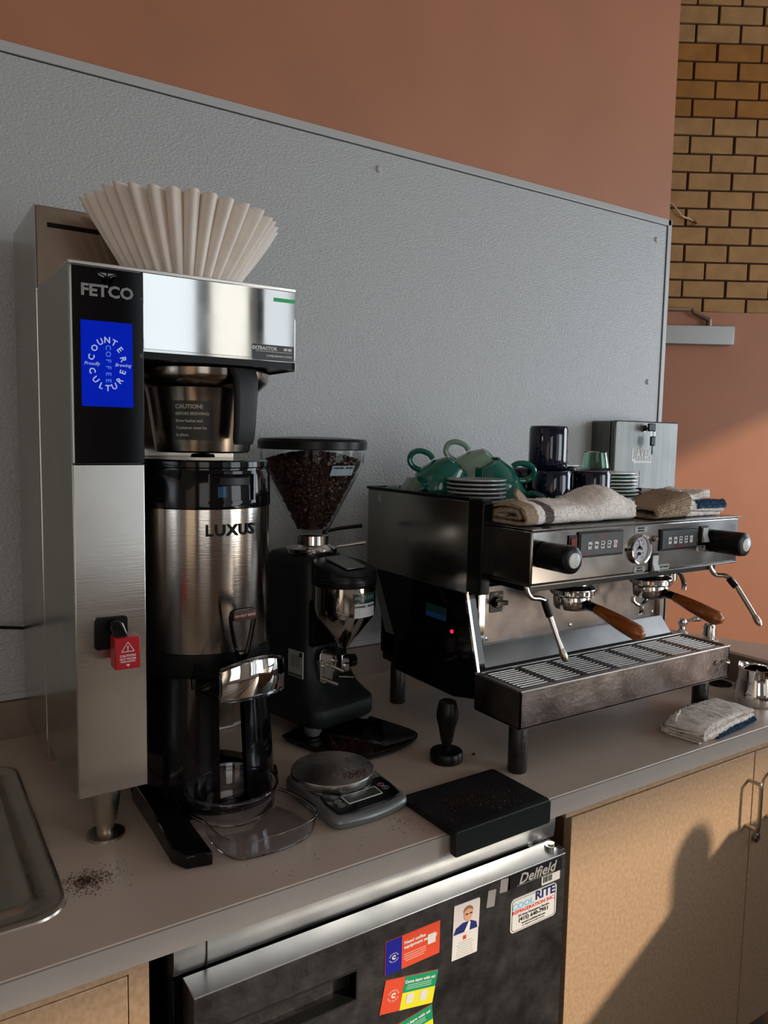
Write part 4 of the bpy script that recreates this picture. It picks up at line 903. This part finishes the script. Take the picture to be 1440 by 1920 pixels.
# dial switch on splash panel
o = O('rotary_switch', prism(B(), rrect(.652, .690, 1.186, 1.232, .004), -.5485, -.5465, 'y'), BLACKP, E_, label='black rotary switch plate')
bm = B(); cyl(bm, (.671, -.5485, 1.208), (.671, -.556, 1.208), .012); box(bm, .658, .690, -.566, -.556, 1.203, 1.213); O('knob', bm, BLACKG, o, .001)
bm = textbm('OFF', .006, FP(.668, 1.227, -.549), bold=.02); add(bm, textbm('PULL', .005, FP(.683, 1.223, -.549), bold=.02)); add(bm, textbm('1', .006, FP(.657, 1.190, -.549))); add(bm, textbm('2', .006, FP(.685, 1.190, -.549))); O('lettering', bm, WHITEP, o)
bm = B(); cyl(bm, (.5797, -.511, 1.146), (.577, -.511, 1.146), .004, n=16); O('indicator_lamp', bm, LED, E_, label='small glowing red lamp')
bm = B(); box(bm, .5792, .5800, -.488, -.413, 1.162, 1.192); o = O('screen_reflection', bm, mat('dark_teal_reflection', (.02, .05, .06), .25), E_, .001, label='painted reflection of the blue brewer screen, dark with a blue lower band')  # reflection of the brewer screen, painted as a thin two-tone plate
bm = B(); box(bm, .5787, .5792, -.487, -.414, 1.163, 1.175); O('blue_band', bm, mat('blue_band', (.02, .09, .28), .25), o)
# drip tray
dt = dict(x0=ex0, x1=1.2545, y0=-.735, y1=-.532, z0=1.002, z1=1.079)
bm = B()
box(bm, dt['x0'], dt['x1'], -.735, -.732, 1.002, 1.075); box(bm, dt['x0'], dt['x0']+.003, -.735, -.60, 1.002, 1.075); box(bm, dt['x1']-.003, dt['x1'], -.735, -.60, 1.002, 1.075)
box(bm, dt['x0'], dt['x1'], -.735, -.60, 1.000, 1.004); box(bm, dt['x0'], dt['x1'], -.60, -.597, 1.002, 1.075)
TR = O('drip_tray', bm, mat('tray_front_steel', (.24, .21, .205), .26, 1, var=.2, vscale=18, rvar=.15, bump=.2, bscale=120), E_, label='worn steel drip tray box')
bm = B()
for a in ((dt['x0']-.001, dt['x1']+.001, -.737, -.727), (dt['x0']-.001, dt['x1']+.001, -.604, -.596)): box(bm, a[0], a[1], a[2], a[3], 1.0745, 1.0795)
for a in (dt['x0']-.001, dt['x1']-.009): box(bm, a, a+.010, -.727, -.604, 1.0745, 1.0795)
O('tray_rim', bm, mat('tray_rim_steel', (.55, .54, .52), .28, 1, rvar=.1), E_, .0012)
bm = B(); tube(bm, smoothpath([(1.196, -.7352, 1.037), (1.199, -.738, 1.045), (1.205, -.738, 1.0465)], 3), .002, 8); tube(bm, smoothpath([(1.226, -.735, 1.043), (1.230, -.742, 1.043), (1.240, -.745, 1.040), (1.243, -.738, 1.045)], 3), .003, 8); O('tray_spring', bm, NICK, E_)
bm = B(); box(bm, .584, 1.246, -.7275, -.6035, 1.060, 1.0625); GT = O('grate_floor', bm, mat('dark_well', (.06, .055, .05), .4, .6), E_)
gx0, gx1, n7 = .586, 1.244, 7; wS = (gx1-gx0)/n7
GFM = mat('grate_divider_steel', (.20, .185, .175), .33, 1, rvar=.1)
for i in range(n7+1):
    x = gx0+i*wS; bm = B(); box(bm, x-.0085 if 0 < i else x, x+.0085 if i < n7 else x, -.727, -.604, 1.0745, 1.0772); O('grate_divider', bm, GFM, GT, .0004)
ns = 11; slat0 = None; GSM = mat('grate_slat_steel', (.42, .40, .38), .3, 1)
for i in range(n7):
    for j in range(ns):
        if slat0 is None:
            bm = B(); tube(bm, [(-wS/2+.008, 0, 0), (wS/2-.008, 0, 0)], .0030, 8); slat0 = O('slat', bm, GSM, GT); sl_ = slat0
            bpy.data.objects[slat0.name]
        else:
            sl_ = slat0.copy(); COL.objects.link(sl_); sl_.parent = GT
        c = Vector((gx0+(i+.5)*wS, -.719+j*.0107, 1.0750)); off = ROOT[GT.name] @ c-ROOT[GT.name] @ Vector((0, 0, 0))
        sl_.location = off
for x, y in ((.605, -.700), (1.236, -.676), (.622, -.245), (1.215, -.245)):
    bm = B(); lathe(bm, [(0, .900), (.0185, .900), (.0195, .903), (.0195, .998), (.018, 1.001), (0, 1.003)], (x, y), 32)
    if y > -.3: lathe(bm, [(0, 1.0), (.018, 1.0), (.018, 1.02), (0, 1.02)], (x, y), 24)
    O('leg', bm, CHIP, E_, label='black leg with chipped paint')

# ================================================================ CUPS ON THE MACHINE
TZ = 1.3838
F_ = f.copy(); F_.z = 0; F_.normalize(); R_v = r0.copy(); Z_ = Vector((0, 0, 1))
def px2w(px, py, y):
    d = f*FPX+rr*(px-720)-uu*(py-960); t = (y-CY)/d.y; return Vector((CX, CY, CZ))+d*t
def mk_cup(m1, label, group):
    t = thing('cup', label, 'cup', (0, 0, 0), 0, group, local=True)
    bm = B(); lathe(bm, [(0, .003), (.020, .003), (.021, 0), (.024, 0), (.026, .004), (.038, .022), (.046, .046), (.0475, .062), (.0465, .064), (.0445, .062), (.043, .046), (.035, .024), (.022, .007), (0, .006)], n=48); O('cup_body', bm, m1, t)
    bm = B(); tube(bm, smoothpath([(.040, 0, .022), (.052, 0, .020), (.068, 0, .027), (.075, 0, .040), (.069, 0, .053), (.056, 0, .056), (.044, 0, .052)], 5), .0052, 10); O('handle', bm, m1, t)
    return t
def orient(o, pos, N, H):
    o.scale = (1.28, 1.28, 1.28)
    N = Vector(N).normalized(); zc = -N; H = Vector(H); xc = (H-zc*H.dot(zc)).normalized(); yc = zc.cross(xc)
    R = Matrix((xc, yc, zc)).transposed(); o.rotation_euler = R.to_euler(); o.location = Vector(pos)-R @ Vector((0, 0, .041)) if True else pos
GC = 'espresso cups piled on the machine'
def vdir(a, b, c=0): return R_v*a+Z_*b+F_*c
specs = [
 (TEAL, px2w(836, 896, -.385), vdir(.62, .75, -.15), vdir(-.72, .62, .1), 'teal cup tipped to the right with its handle raised, leftmost of the piled cups'),
 (PALEG, px2w(900, 880, -.385), vdir(.66, .72, -.2), vdir(-.72, .66, .1), 'pale green cup highest on the pile with handle up left'),
 (TEAL, px2w(924, 897, -.43), vdir(-.35, .9, -.25), vdir(.95, .35, -.1), 'teal cup behind the left saucer stack with handle to the right'),
 (TEAL, Vector((.775, -.455, TZ+.0415)), vdir(0, 1, 0), vdir(.9, 0, -.5), 'low teal cup upside down just right of the left saucer stack'),
 (PALEG, Vector((.662, -.262, TZ+.0415)), vdir(0, 1, 0), vdir(-.99, 0, -.1), 'pale green cup standing upside down behind the side panel edge, handle left'),
 (TEAL, Vector((.680, -.375, TZ+.0415)), vdir(0, 1, 0), vdir(-.99, 0, .2), 'teal cup upside down underneath the tipped teal cup'),
 (PALEG, Vector((.745, -.320, TZ+.0415)), vdir(0, 1, 0), vdir(.3, 0, .95), 'pale green cup upside down beneath the top pale green cup'),
]
protos = {}
for mt_, pos, N, H, lab in specs:
    if mt_.name not in protos: o = protos[mt_.name] = mk_cup(mt_, lab, GC)
    else: o = dup(protos[mt_.name], label=lab)
    orient(o, pos, N, H)
# saucers
def saucer(m1, m2, r, label, group, drum=False):
    t = thing('saucer', label, 'saucer', (0, 0, 0), 0, group, local=True)
    bm = B(); lathe(bm, [(0, .0018), (r*.45, .0018), (r*.52, .0025), (r*.96, .0066), (r, .0078), (r, .0098), (r*.985, .0106), (r*.94, .0102), (r*.50, .0055), (0, .005)], n=64); O('plate', bm, m1, t)
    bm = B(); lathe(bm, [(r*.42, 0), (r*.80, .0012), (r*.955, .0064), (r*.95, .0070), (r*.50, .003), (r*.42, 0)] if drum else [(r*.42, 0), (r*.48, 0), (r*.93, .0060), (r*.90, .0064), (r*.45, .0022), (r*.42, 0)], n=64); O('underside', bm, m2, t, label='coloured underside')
    return t
gA = 'saucers stacked at the left on the machine'; s0 = None
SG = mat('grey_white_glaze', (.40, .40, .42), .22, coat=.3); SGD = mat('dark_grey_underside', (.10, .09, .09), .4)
for i in range(10):
    lab = ORD[9-i]+' saucer of the left grey-white stack beside the side panel'
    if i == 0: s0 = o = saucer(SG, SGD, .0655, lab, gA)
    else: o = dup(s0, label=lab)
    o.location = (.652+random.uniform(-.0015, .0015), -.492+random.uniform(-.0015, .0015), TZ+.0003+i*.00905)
gB = 'white and teal saucers stacked at the right on the machine'; s0 = None
for i in range(11):
    lab = ORD[10-i]+' saucer of the right white and teal stack behind the dark mugs'
    if i == 0: s0 = o = saucer(WHITEC, TEALD, .082, lab, gB, True)
    else: o = dup(s0, label=lab)
    o.location = (1.150+random.uniform(-.0015, .0015)-(.012 if i == 10 else 0), -.425+random.uniform(-.0015, .0015), TZ+.0003+i*.0090)
# mugs
def mug(label, r=.0475, h=.106):
    t = thing('mug', label, 'mug', (0, 0, 0), 0, 'dark navy mugs on the machine', local=True)
    bm = B(); lathe(bm, [(0, .005), (r-.010, .004), (r-.007, 0), (r-.003, .001), (r, .008), (r, h-.004), (r-.0015, h), (r-.0045, h-.002), (r-.005, .012), (0, .008)], n=64); O('body', bm, NAVYC, t)
    bm = B(); tube(bm, smoothpath([(r-.002, 0, h*.80), (r+.020, 0, h*.80), (r+.032, 0, h*.55), (r+.020, 0, h*.25), (r-.002, 0, h*.20)], 5), .0065, 10); O('handle', bm, NAVYC, t)
    return t
mg = mug('large dark navy mug standing alone on top of the other dark mugs')
mg.location = (px2w(1028, 840, -.415).x, -.415, TZ+.2145); mg.rotation_euler = (PI, 0, math.radians(50))
for (x, y, lab, a) in ((px2w(1108, 920, -.47).x, -.47, 'dark navy mug upside down in the lower row, next to the right saucer stack', 40), (px2w(1034, 920, -.455).x, -.455, 'dark navy mug upside down in the lower row, middle one under the standing mug', 60), (px2w(986, 920, -.33).x, -.33, 'dark navy mug upside down at the back left of the lower row', 60), (px2w(1050, 900, -.31).x, -.31, 'dark navy mug upside down at the back right of the lower row', 80)):
    c = dup(mg, label=lab); c.location = (x, y, TZ+.1065); c.rotation_euler = (PI, 0, math.radians(a))
bm = B(); lathe(bm, [(0, .004), (.018, .004), (.020, 0), (.024, 0), (.034, .020), (.046, .050), (.0455, .052), (.043, .050), (.031, .022), (0, .009)], n=48)
bm.transform(Matrix.Rotation(PI, 4, 'X')); bw = tag(O('small_bowl', bm, mat('mint_glaze', (.33, .50, .42), .15, coat=.4)), 'pale mint bowl upside down between the left towel and the dark mugs', 'bowl'); bw.location = (.862, -.560, TZ+.0525)
# glasses
def glass(x, y, z, label, r=.030, h=.034):
    t = thing('glass', label, 'glass', (x, y, z), 0, None, local=True)
    bm = B(); lathe(bm, [(r, 0), (r*.80, h), (r*.78, h+.001), (0, h+.001), (0, h-.003), (r*.72, h-.003), (r*.92, 0), (r, 0)], n=40, wave=lambda a: .02*math.cos(10*a)); O('tumbler', bm, GREENG, t)
    return t
glass(1.118, -.412, TZ+.1103, 'small green-tinted faceted glass upside down on the right saucer stack', h=.042, r=.036)
# extra white saucers behind, with a flat green glass dish
s2 = dup(s0, label='white and teal saucer lying on the mugs behind the right stack'); s2.location = (1.02, -.34, TZ+.1070)
glass(1.035, -.33, TZ+.119, 'low green glass dish on the saucer behind the dark mugs', r=.05, h=.009)

# ================================================================ TOWELS
def towel(name, label, path, x0, x1, m1, th=.006, M=None, nx=70, wob=.0035, hf=None, stripe=None, seed=0, jit=.0012, fuzz=60000):
    """ribbon folded along path (in v,w plane), swept along u"""
    P_ = smoothpath([(0, a, b) for a, b in path], 5); n = len(P_); up = []; lo = []
    for i, p in enumerate(P_):
        d = (P_[min(i+1, n-1)]-P_[max(i-1, 0)]); nn = Vector((0, -d.z, d.y)).normalized()
        up.append(p+nn*th/2); lo.append(p-nn*th/2)
    prof = up+lo[::-1]; bm = B(); cols = []
    for i in range(nx+1):
        u = i/nx; x = x0+(x1-x0)*u; col = []
        for k, q in enumerate(prof):
            nz = noise.noise(Vector((x*14, q.y*18, q.z*60+seed))); n2 = noise.noise(Vector((x*9+7, q.y*10, seed+3)))
            h = hf(u, q.y) if hf else 1
            jx = random.uniform(-jit, jit); z = q.z*h+wob*nz*min(1, q.z/.01)
            col.append(bm.verts.new((x+wob*1.5*n2+.004*noise.noise(Vector((q.y*30, q.z*200, seed)))*(1 if u < .5 else -1)+jx, q.y+wob*1.6*noise.noise(Vector((x*12, 3, q.z*50+seed)))+random.uniform(-jit, jit), max(.0006, z+random.uniform(-jit, jit)*.7))))
        cols.append(col)
    m_ = len(prof)
    for i in range(nx):
        for k in range(m_): bm.faces.new((cols[i][k], cols[i][(k+1) % m_], cols[i+1][(k+1) % m_], cols[i+1][k]))
    bm.faces.new(cols[0][::-1]); bm.faces.new(cols[-1])
    bm.normal_update(); fs = [q for q in bm.faces if len(q.verts) == 4]
    bmesh.ops.recalc_face_normals(bm, faces=bm.faces[:])
    for _ in range(int(fuzz*abs(x1-x0))):
        q = random.choice(fs); c = q.calc_center_median(); k = q.normal
        if k.z < -.3 or c.z < .003: continue
        a = Vector((random.gauss(0, 1), random.gauss(0, 1), random.gauss(0, 1))).normalized(); c = c+Vector((random.uniform(-.0015, .0015), random.uniform(-.002, .002), 0)); b_ = k.cross(a).normalized()*.0007
        tip = c+(k+a*.6).normalized()*random.uniform(.0014, .0030)
        bm.faces.new([bm.verts.new(c-b_-k*.0005), bm.verts.new(c+b_-k*.0005), bm.verts.new(tip)])
    if M: bm.transform(M)
    return bm
def serp(n, d, z0=.004, dz=.0075):
    out = []
    for i in range(n):
        z = z0+i*dz; a, b = (0, d) if i % 2 == 0 else (d, 0); e = .004
        out += [(a+(e if a < b else -e), z), ((a+b)/2, z+.0005), (b+(-e if a < b else e), z)]
        if i < n-1: out.append((b+(.001 if b > a else -.001), z+dz/2))
    return out
# left towel, rolled-looking with a grey stripe near its open left end
T1 = thing('bar_towel', 'cream towel with dark stripe folded along the left front edge of the machine', 'towel', (.78, -.66, 1.3928), math.radians(3))
M1 = Matrix.Translation((.778, -.640, 1.3930)) @ Matrix.Diagonal((1, 1, 1.18, 1)) @ Matrix.Rotation(math.radians(1.5), 4, 'Z')
roll = [(.052, .006), (.0, .005), (-.052, .006), (-.060, .018), (-.052, .032), (-.02, .040), (.02, .040), (.050, .032), (.054, .022), (.044, .015), (.0, .0145), (-.036, .016), (-.042, .022), (-.03, .029), (.0, .030), (.028, .027), (.03, .0215), (0, .022)]
hf1 = lambda u, y: .93+.42*math.exp(-((u-.74)/.16)**2)-.10*math.exp(-((u-.38)/.16)**2)+.05*u
bm = towel('t', '', roll, -.105, .150, TERRY, .0065, M1, 90, .003, hf1, seed=2, jit=.0014); O('towel_cloth', bm, TERRY, T1, sharp=180)
hf0 = lambda u, y: .93
bm = towel('t', '', roll, -.130, -.104, TERRYB, .0065, M1, 10, .003, hf0, seed=2, jit=.0004); O('stripe', bm, TERRYBL if False else mat('grey_stripe', (.13, .11, .10), .95, bump=1, bscale=400), T1, sharp=180)
bm = towel('t', '', roll, -.150, -.129, TERRY, .0065, M1, 8, .003, hf0, seed=2, jit=.0004); O('towel_hem', bm, TERRY, T1, sharp=180)
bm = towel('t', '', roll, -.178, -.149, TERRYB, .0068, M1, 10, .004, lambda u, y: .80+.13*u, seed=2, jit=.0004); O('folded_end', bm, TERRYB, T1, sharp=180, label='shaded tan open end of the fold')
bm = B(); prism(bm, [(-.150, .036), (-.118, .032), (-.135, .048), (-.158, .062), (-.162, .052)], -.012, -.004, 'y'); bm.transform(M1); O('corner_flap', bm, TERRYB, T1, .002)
# right towel
T2 = thing('bar_towel', 'tan and cream towel with blue stripe folded on the right end of the machine top', 'towel', (1.15, -.66, 1.3928), math.radians(-4))
M2 = Matrix.Translation((1.105, -.655, 1.3930)) @ Matrix.Diagonal((1, 1, 1.45, 1)) @ Matrix.Rotation(math.radians(2), 4, 'Z')
lf = lambda u, y: .90+.35*math.exp(-((u-.95)/.35)**2)
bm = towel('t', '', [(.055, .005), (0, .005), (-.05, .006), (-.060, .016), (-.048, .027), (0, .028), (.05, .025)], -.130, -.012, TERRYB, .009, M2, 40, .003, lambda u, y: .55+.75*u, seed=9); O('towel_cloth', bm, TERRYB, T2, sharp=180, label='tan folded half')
bm = towel('t', '', serp(4, .105, .0035, .0065), -.014, .120, TERRY, .0052, M2 @ Matrix.Translation((0, -.056, 0)), 50, .003, lambda u, y: 1.45-.75*u, seed=4); O('towel_cloth', bm, TERRY, T2, sharp=180)
bm = towel('t', '', [(.05, .004), (0, .003), (-.054, .003), (-.060, .009), (-.052, .015)], .020, .125, TERRYBL, .005, M2 @ Matrix.Translation((0, -.004, .012)), 40, .003, lambda u, y: .9, seed=5); O('blue_stripe', bm, TERRYBL, T2, sharp=180)
bm = towel('t', '', [(.055, .004), (0, .0035), (-.050, .004)], -.020, .095, TERRYB, .008, M2 @ Matrix.Translation((0, .01, .028)), 40, .004, lambda u, y: 1.6-.9*math.sin(PI*min(1, u*1.2)), seed=6); O('upper_fold', bm, TERRY, T2, sharp=180)
# counter towel
T3 = thing('bar_towel', 'crumpled cream towel with blue edge lying on the counter by the pitcher', 'towel', (1.19, -.735, .9), 0)
M3 = Matrix.Translation((1.158, -.750, .9004)) @ Matrix.Rotation(math.radians(7), 4, 'Z')
bm = towel('t', '', [(a-.050, b) for a, b in serp(5, .096, .0035, .0070)], -.122, .125, TERRY, .0052, M3, 90, .0045, lambda u, y: .75+.40*math.sin(PI*u)+.15*u, seed=12, jit=.0018); O('towel_cloth', bm, mat('grey_cream_terry', (.78, .68, .61), .95, col2=(.94, .90, .85), vscale=45, bump=.6, bscale=450, bdist=.002), T3, sharp=180)
bm = towel('t', '', [(-.01, .003), (-.052, .003), (-.058, .007), (-.054, .012)], -.055, .125, TERRYBL, .0048, M3, 60, .002, seed=14); O('blue_edge', bm, TERRYBL, T3, sharp=180)
bm = B(); tube(bm, smoothpath([(-.112, .018, .034), (-.112, .016, .047), (-.105, .015, .050), (-.100, .015, .058)], 4), .0028, 8); bm.transform(M3); O('hanging_loop', bm, TERRY, T3)

# ================================================================ SMALL THINGS
# towel dispenser on wall
TD = thing('towel_dispenser', 'brushed steel paper towel dispenser with key on the wall behind the machine', 'towel dispenser', (1.71, -.05, 1.27))
bm = B(); prism(bm, rrect(1.552, 1.872, 1.28, 1.632, .008), -.086, -.0075, 'y'); O('case', bm, DISP, TD)
bm = B(); prism(bm, rrect(1.556, 1.868, 1.284, 1.628, .008), -.088, -.0855, 'y'); O('door_gap', bm, BLACKP, TD)
bm = B(); prism(bm, rrect(1.551, 1.873, 1.279, 1.633, .010), -.108, -.0875, 'y'); O('door', bm, DISP, TD, .004)
s = bm = textbm('AVEX', .046, FP(1.6960, 1.525, -.1085), bold=.03, width=.66); add(bm, textbm('L', .062, FP(1.6440, 1.519, -.1085), bold=.03, width=.66)); box(bm, 1.642, 1.738, -.1090, -.1082, 1.494, 1.501); O('lettering', bm, GREYP if False else mat('pale_grey_print', (.72, .70, .66), .5), TD)
bm = B(); box(bm, 1.6790, 1.6815, -.1086, -.1078, 1.412, 1.468); O('level_slot', bm, BLACKG, TD)
bm = B(); cyl(bm, (1.690, -.108, 1.609), (1.690, -.114, 1.609), .011); O('lock', bm, CHROME, TD)
K = thing('key', 'black-headed keys hanging in the lock of the towel dispenser', 'key', (1.70, -.125, 1.60))
bm = B(); cyl(bm, (1.690, -.114, 1.609), (1.690, -.122, 1.609), .004); box(bm, 1.684, 1.720, -.134, -.126, 1.600, 1.626); O('key_in_lock', bm, BLACKP, K, .003)
bm = B(); tube(bm, [(1.709+.011*math.cos(a), -.130, 1.592+.011*math.sin(a)) for a in [2*PI*i/20 for i in range(21)]], .0013, 6, False); O('key_ring', bm, CHROME, K)
bm = B(); box(bm, 1.698, 1.722, -.134, -.127, 1.552, 1.584); O('key_head', bm, BLACKP, K, .004)
bm = B(); box(bm, 1.707, 1.713, -.131, -.129, 1.523, 1.553); box(bm, 1.713, 1.716, -.131, -.129, 1.530, 1.534); O('key_blade', bm, BLACKP, K)
# scale
SCL = thing('digital_scale', 'grey and black digital kitchen scale with round steel platform', 'kitchen scale', (.246, -.625, .9), math.radians(4), local=True)
bm = B()
pl = [tuple(v[:2]) for v in smoothpath([(-.072, .085, 0), (-.078, .04, 0), (-.080, -.05, 0), (-.078, -.088, 0), (-.055, -.100, 0), (0, -.106, 0), (.055, -.100, 0), (.078, -.088, 0), (.080, -.05, 0), (.078, .04, 0), (.072, .085, 0), (.05, .10, 0), (-.05, .10, 0)], 3)]
def sp2(k, z, dz=0): return [(x*k, y*k, z+(dz*max(0, (y+.106))/.1 if y < 0 else dz*1.06)) for x, y in pl]
loft(bm, [sp2(.95, .0005), sp2(.99, .004), sp2(1.0, .011)]); O('base_shell', bm, GREYPL, SCL, sharp=50)
bm = B(); loft(bm, [sp2(1.0, .0115), sp2(.995, .014, .008), sp2(.975, .018, .010), sp2(.93, .0195, .012)]); O('top_shell', bm, GREYPL, SCL, sharp=50)
bm = B(); cp = [(-.066, -.084), (-.04, -.090), (.04, -.090), (.066, -.084), (.070, -.05), (.066, -.022), (-.066, -.022), (-.070, -.05)]
cpv = [bm.verts.new((x, y, .0198+(y+.106)*.118)) for x, y in cp]; bm.faces.new(cpv); cp2 = [bm.verts.new((x, y, .0235+(y+.106)*.118)) for x, y in cp]; bm.faces.new(cp2[::-1])
for i in range(8): bm.faces.new((cpv[i], cp2[i], cp2[(i+1) % 8], cpv[(i+1) % 8]))
O('control_panel', bm, BLACKG, SCL, .0006)
MS = Matrix.Translation((0, -.055, .0298)) @ Matrix.Rotation(math.atan(.118), 4, 'X')
bm = B(); prism(bm, rrect(-.037, .037, -.016, .010, .002), -.0005, .0005); bm.transform(MS); O('display_frame', bm, WHITEP, SCL)
bm = B(); prism(bm, rrect(-.035, .035, -.014, .008, .001), .0004, .0008); bm.transform(MS); O('display', bm, LCD, SCL)
bm = textbm('CJ4000', .0075, MS @ Matrix.Translation((-.022, .0155, .0002)), shear=.1, bold=.01)
l = B(); box(l, -.008, .030, .0145, .0150, .0, .0004); l.transform(MS); add(bm, l)
for x, y, t_ in ((-.050, -.001, 'MODE'), (-.050, -.013, 'TARE'), (.052, -.003, '0/T')): 
    q = B(); tube(q, [(x+.0068*math.cos(2*PI*i/20), y+.0048*math.sin(2*PI*i/20), .0003) for i in range(21)], .0004, 5, False); q.transform(MS); add(bm, q); add(bm, textbm(t_, .0036, MS @ Matrix.Translation((x, y, .0002)), bold=.02))
O('lettering', bm, GREYP, SCL)
bm = B(); tube(bm, [(.050+.0065*math.cos(2*PI*i/20), .009+.0045*math.sin(2*PI*i/20), .0003) for i in range(21)], .0005, 5, False); tube(bm, [(.050, .0075, .0003), (.050, .011, .0003)], .0005, 5); bm.transform(MS); O('power_symbol', bm, mat('pink_print', (.5, .16, .18), .5), SCL)
bm = B(); lathe(bm, [(0, .032), (.068, .030), (.073, .022), (.074, .018), (0, .018)], (-.004, .032), 64); O('platform_base', bm, SIDE, SCL)
bm = B(); lathe(bm, [(0, .033), (.076, .033), (.0775, .036), (.0775, .046), (.076, .048), (0, .0482)], (-.004, .032), 72); O('platform', bm, mat('platform_steel', (.58, .56, .53), .2, 1, var=.15, vscale=20, rvar=.15), SCL)
MSC = Matrix.Translation((.246, -.625, .9)) @ Matrix.Rotation(math.radians(4), 4, 'Z')
pp = []
for _ in range(240):
    x, y = random.gauss(.022, .018), random.gauss(-.012, .010)
    if x*x+y*y < .0052: pp.append(tuple(MSC @ Vector((x, y, .0482))))
for _ in range(70):
    x, y = random.gauss(-.0, .026), random.gauss(.035, .022)
    if (x+.004)**2+(y-.032)**2 < .0052: pp.append(tuple(MSC @ Vector((x, y, .0482))))
grounds('coffee_grounds', 'reddish coffee grounds spilled on the round scale platform', pp, mt=bpy.data.materials['red_grounds'])
# tamper
TM = thing('tamper', 'black coffee tamper standing on the counter behind the tamping mat', 'tamper', (.512, -.588, .9), local=True)
bm = B(); lathe(bm, [(0, .0003), (.0325, .0003), (.034, .002), (.034, .019), (.032, .022), (.010, .0235), (0, .0235)], n=48); O('base', bm, BLACKP, TM)
bm = B(); lathe(bm, [(.009, .022), (.0085, .034), (.0125, .042), (.014, .052), (.0175, .072), (.0225, .090), (.0225, .104), (.0195, .119), (.0175, .125), (.0125, .128), (.0110, .1285), (0, .1285)], n=40); O('handle', bm, BLACKP, TM)
# tamping mat with lip over the edge
TMt = thing('tamping_mat', 'black rubber tamping mat hooked over the front edge of the counter', 'tamping mat', (.44, -.77, .9))
MTX = Matrix.Translation((.441, -.770, 0)) @ Matrix.Rotation(math.radians(1.2), 4, 'Z')
bm = B(); prism(bm, rrect(-.1125, .1125, -.075, .080, .008), .9005, .9125); bm.transform(MTX); O('pad', bm, BLACKMAT, TMt, .002)
bm = B(); prism(bm, rrect(-.1125, .1125, .868, .9128, .006), -.0765, -.0625, 'y'); bm.transform(MTX); O('front_lip', bm, BLACKM, TMt, .002)
pp = [(x, y, .9126) for x, y, _ in gauss(.42, -.765, .045, .012, 0, 230)+gauss(.475, -.79, .035, .02, 0, 160) if .335 < x < .548 and -.84 < y < -.70]
grounds('coffee_grounds', 'reddish coffee grounds dusted over the tamping mat', pp, size=.0008, mt=bpy.data.materials['red_grounds'])
pp = [(x, y, .9126) for x, y, _ in gauss(.44, -.78, .06, .03, 0, 40) if .335 < x < .548 and -.84 < y < -.70]
grounds('crumbs', 'tiny pale crumbs on the tamping mat', pp, 'crumbs', size=.0007, mt=GREYP)
bm = B(); bean_blob(bm, (.575, -.60, .9035), .005, Matrix.Identity(3)); tag(O('coffee_bean', bm, BEAN), 'single dark coffee bean on the counter between tamper and machine leg', 'coffee bean')
# pitcher
PT = thing('milk_pitcher', 'small steel milk pitcher at the right end of the counter', 'milk pitcher', (1.412, -.712, .9), local=True)
bm = B(); lathe(bm, [(0, .0005), (.043, .0005), (.046, .004), (.0475, .02), (.046, .045), (.0415, .075), (.0405, .108), (.0415, .112), (.0398, .112), (.039, .106), (.040, .075), (.0445, .045), (.045, .008), (0, .005)], n=64)
for v in bm.verts:
    if v.co.z > .09 and v.co.x > .02: k = (v.co.z-.09)/.022; v.co.x += .010*k*max(0, 1-abs(v.co.y)/.022); v.co.z += .004*k*max(0, 1-abs(v.co.y)/.022)
bm.transform(Matrix.Diagonal((1, 1, .84, 1)) @ Matrix.Rotation(math.radians(80), 4, 'Z')); O('body', bm, CHROME, PT)
bm = B(); pth = smoothpath([(.040, 0, .100), (.058, 0, .102), (.067, 0, .088), (.066, 0, .05), (.060, 0, .022), (.045, 0, .018)], 5)
tube(bm, pth, .005, 8); bm.transform(Matrix.Diagonal((1, 1, .84, 1)) @ Matrix.Rotation(math.radians(-58), 4, 'Z')); O('handle', bm, CHROME, PT)
# sink taps on the end ledge
t1 = thing('lever_tap', 'small chrome tap with a lever handle behind the drip tray', 'tap', (1.622, -.345, .978), local=True)
bm = B(); lathe(bm, [(0, 0), (.017, 0), (.017, .004), (.010, .010), (.009, .018), (.013, .024), (.014, .034), (.010, .042), (0, .044)], n=32); O('body', bm, CHROME, t1)
bm = B(); tube(bm, smoothpath([(0, 0, .034), (.012, -.008, .036), (.026, -.017, .040), (.040, -.026, .043), (.046, -.03, .042)], 4), [.004]*4+[.0045]*4+[.008]*4+[.009]*4+[.003], 12); O('lever', bm, CHROME, t1)
t2 = thing('push_tap', 'small chrome push tap with flat flange on the end ledge', 'tap', (1.612, -.445, .978), local=True)
bm = B(); lathe(bm, [(0, 0), (.026, 0), (.026, .004), (.016, .007), (.016, .012), (.020, .014), (.017, .046), (.012, .050), (0, .050)], n=32, wave=lambda a: .02*math.cos(8*a)); O('body', bm, CHROME, t2)
bm = B(); tube(bm, [(-.004, 0, .048), (-.008, -.012, .054), (-.006, -.018, .040)], [.006, .006, .004], 10); O('spout', bm, CHROME, t2)
bm = B(); cyl(bm, (.54, -.04, .965), (.54, -.009, .965), .001); bm.free()
# white outlet-like tag behind the dispenser
for o in [o for o in COL.objects if o.type == 'EMPTY' and not o.children]: print('EMPTY without parts', o.name)
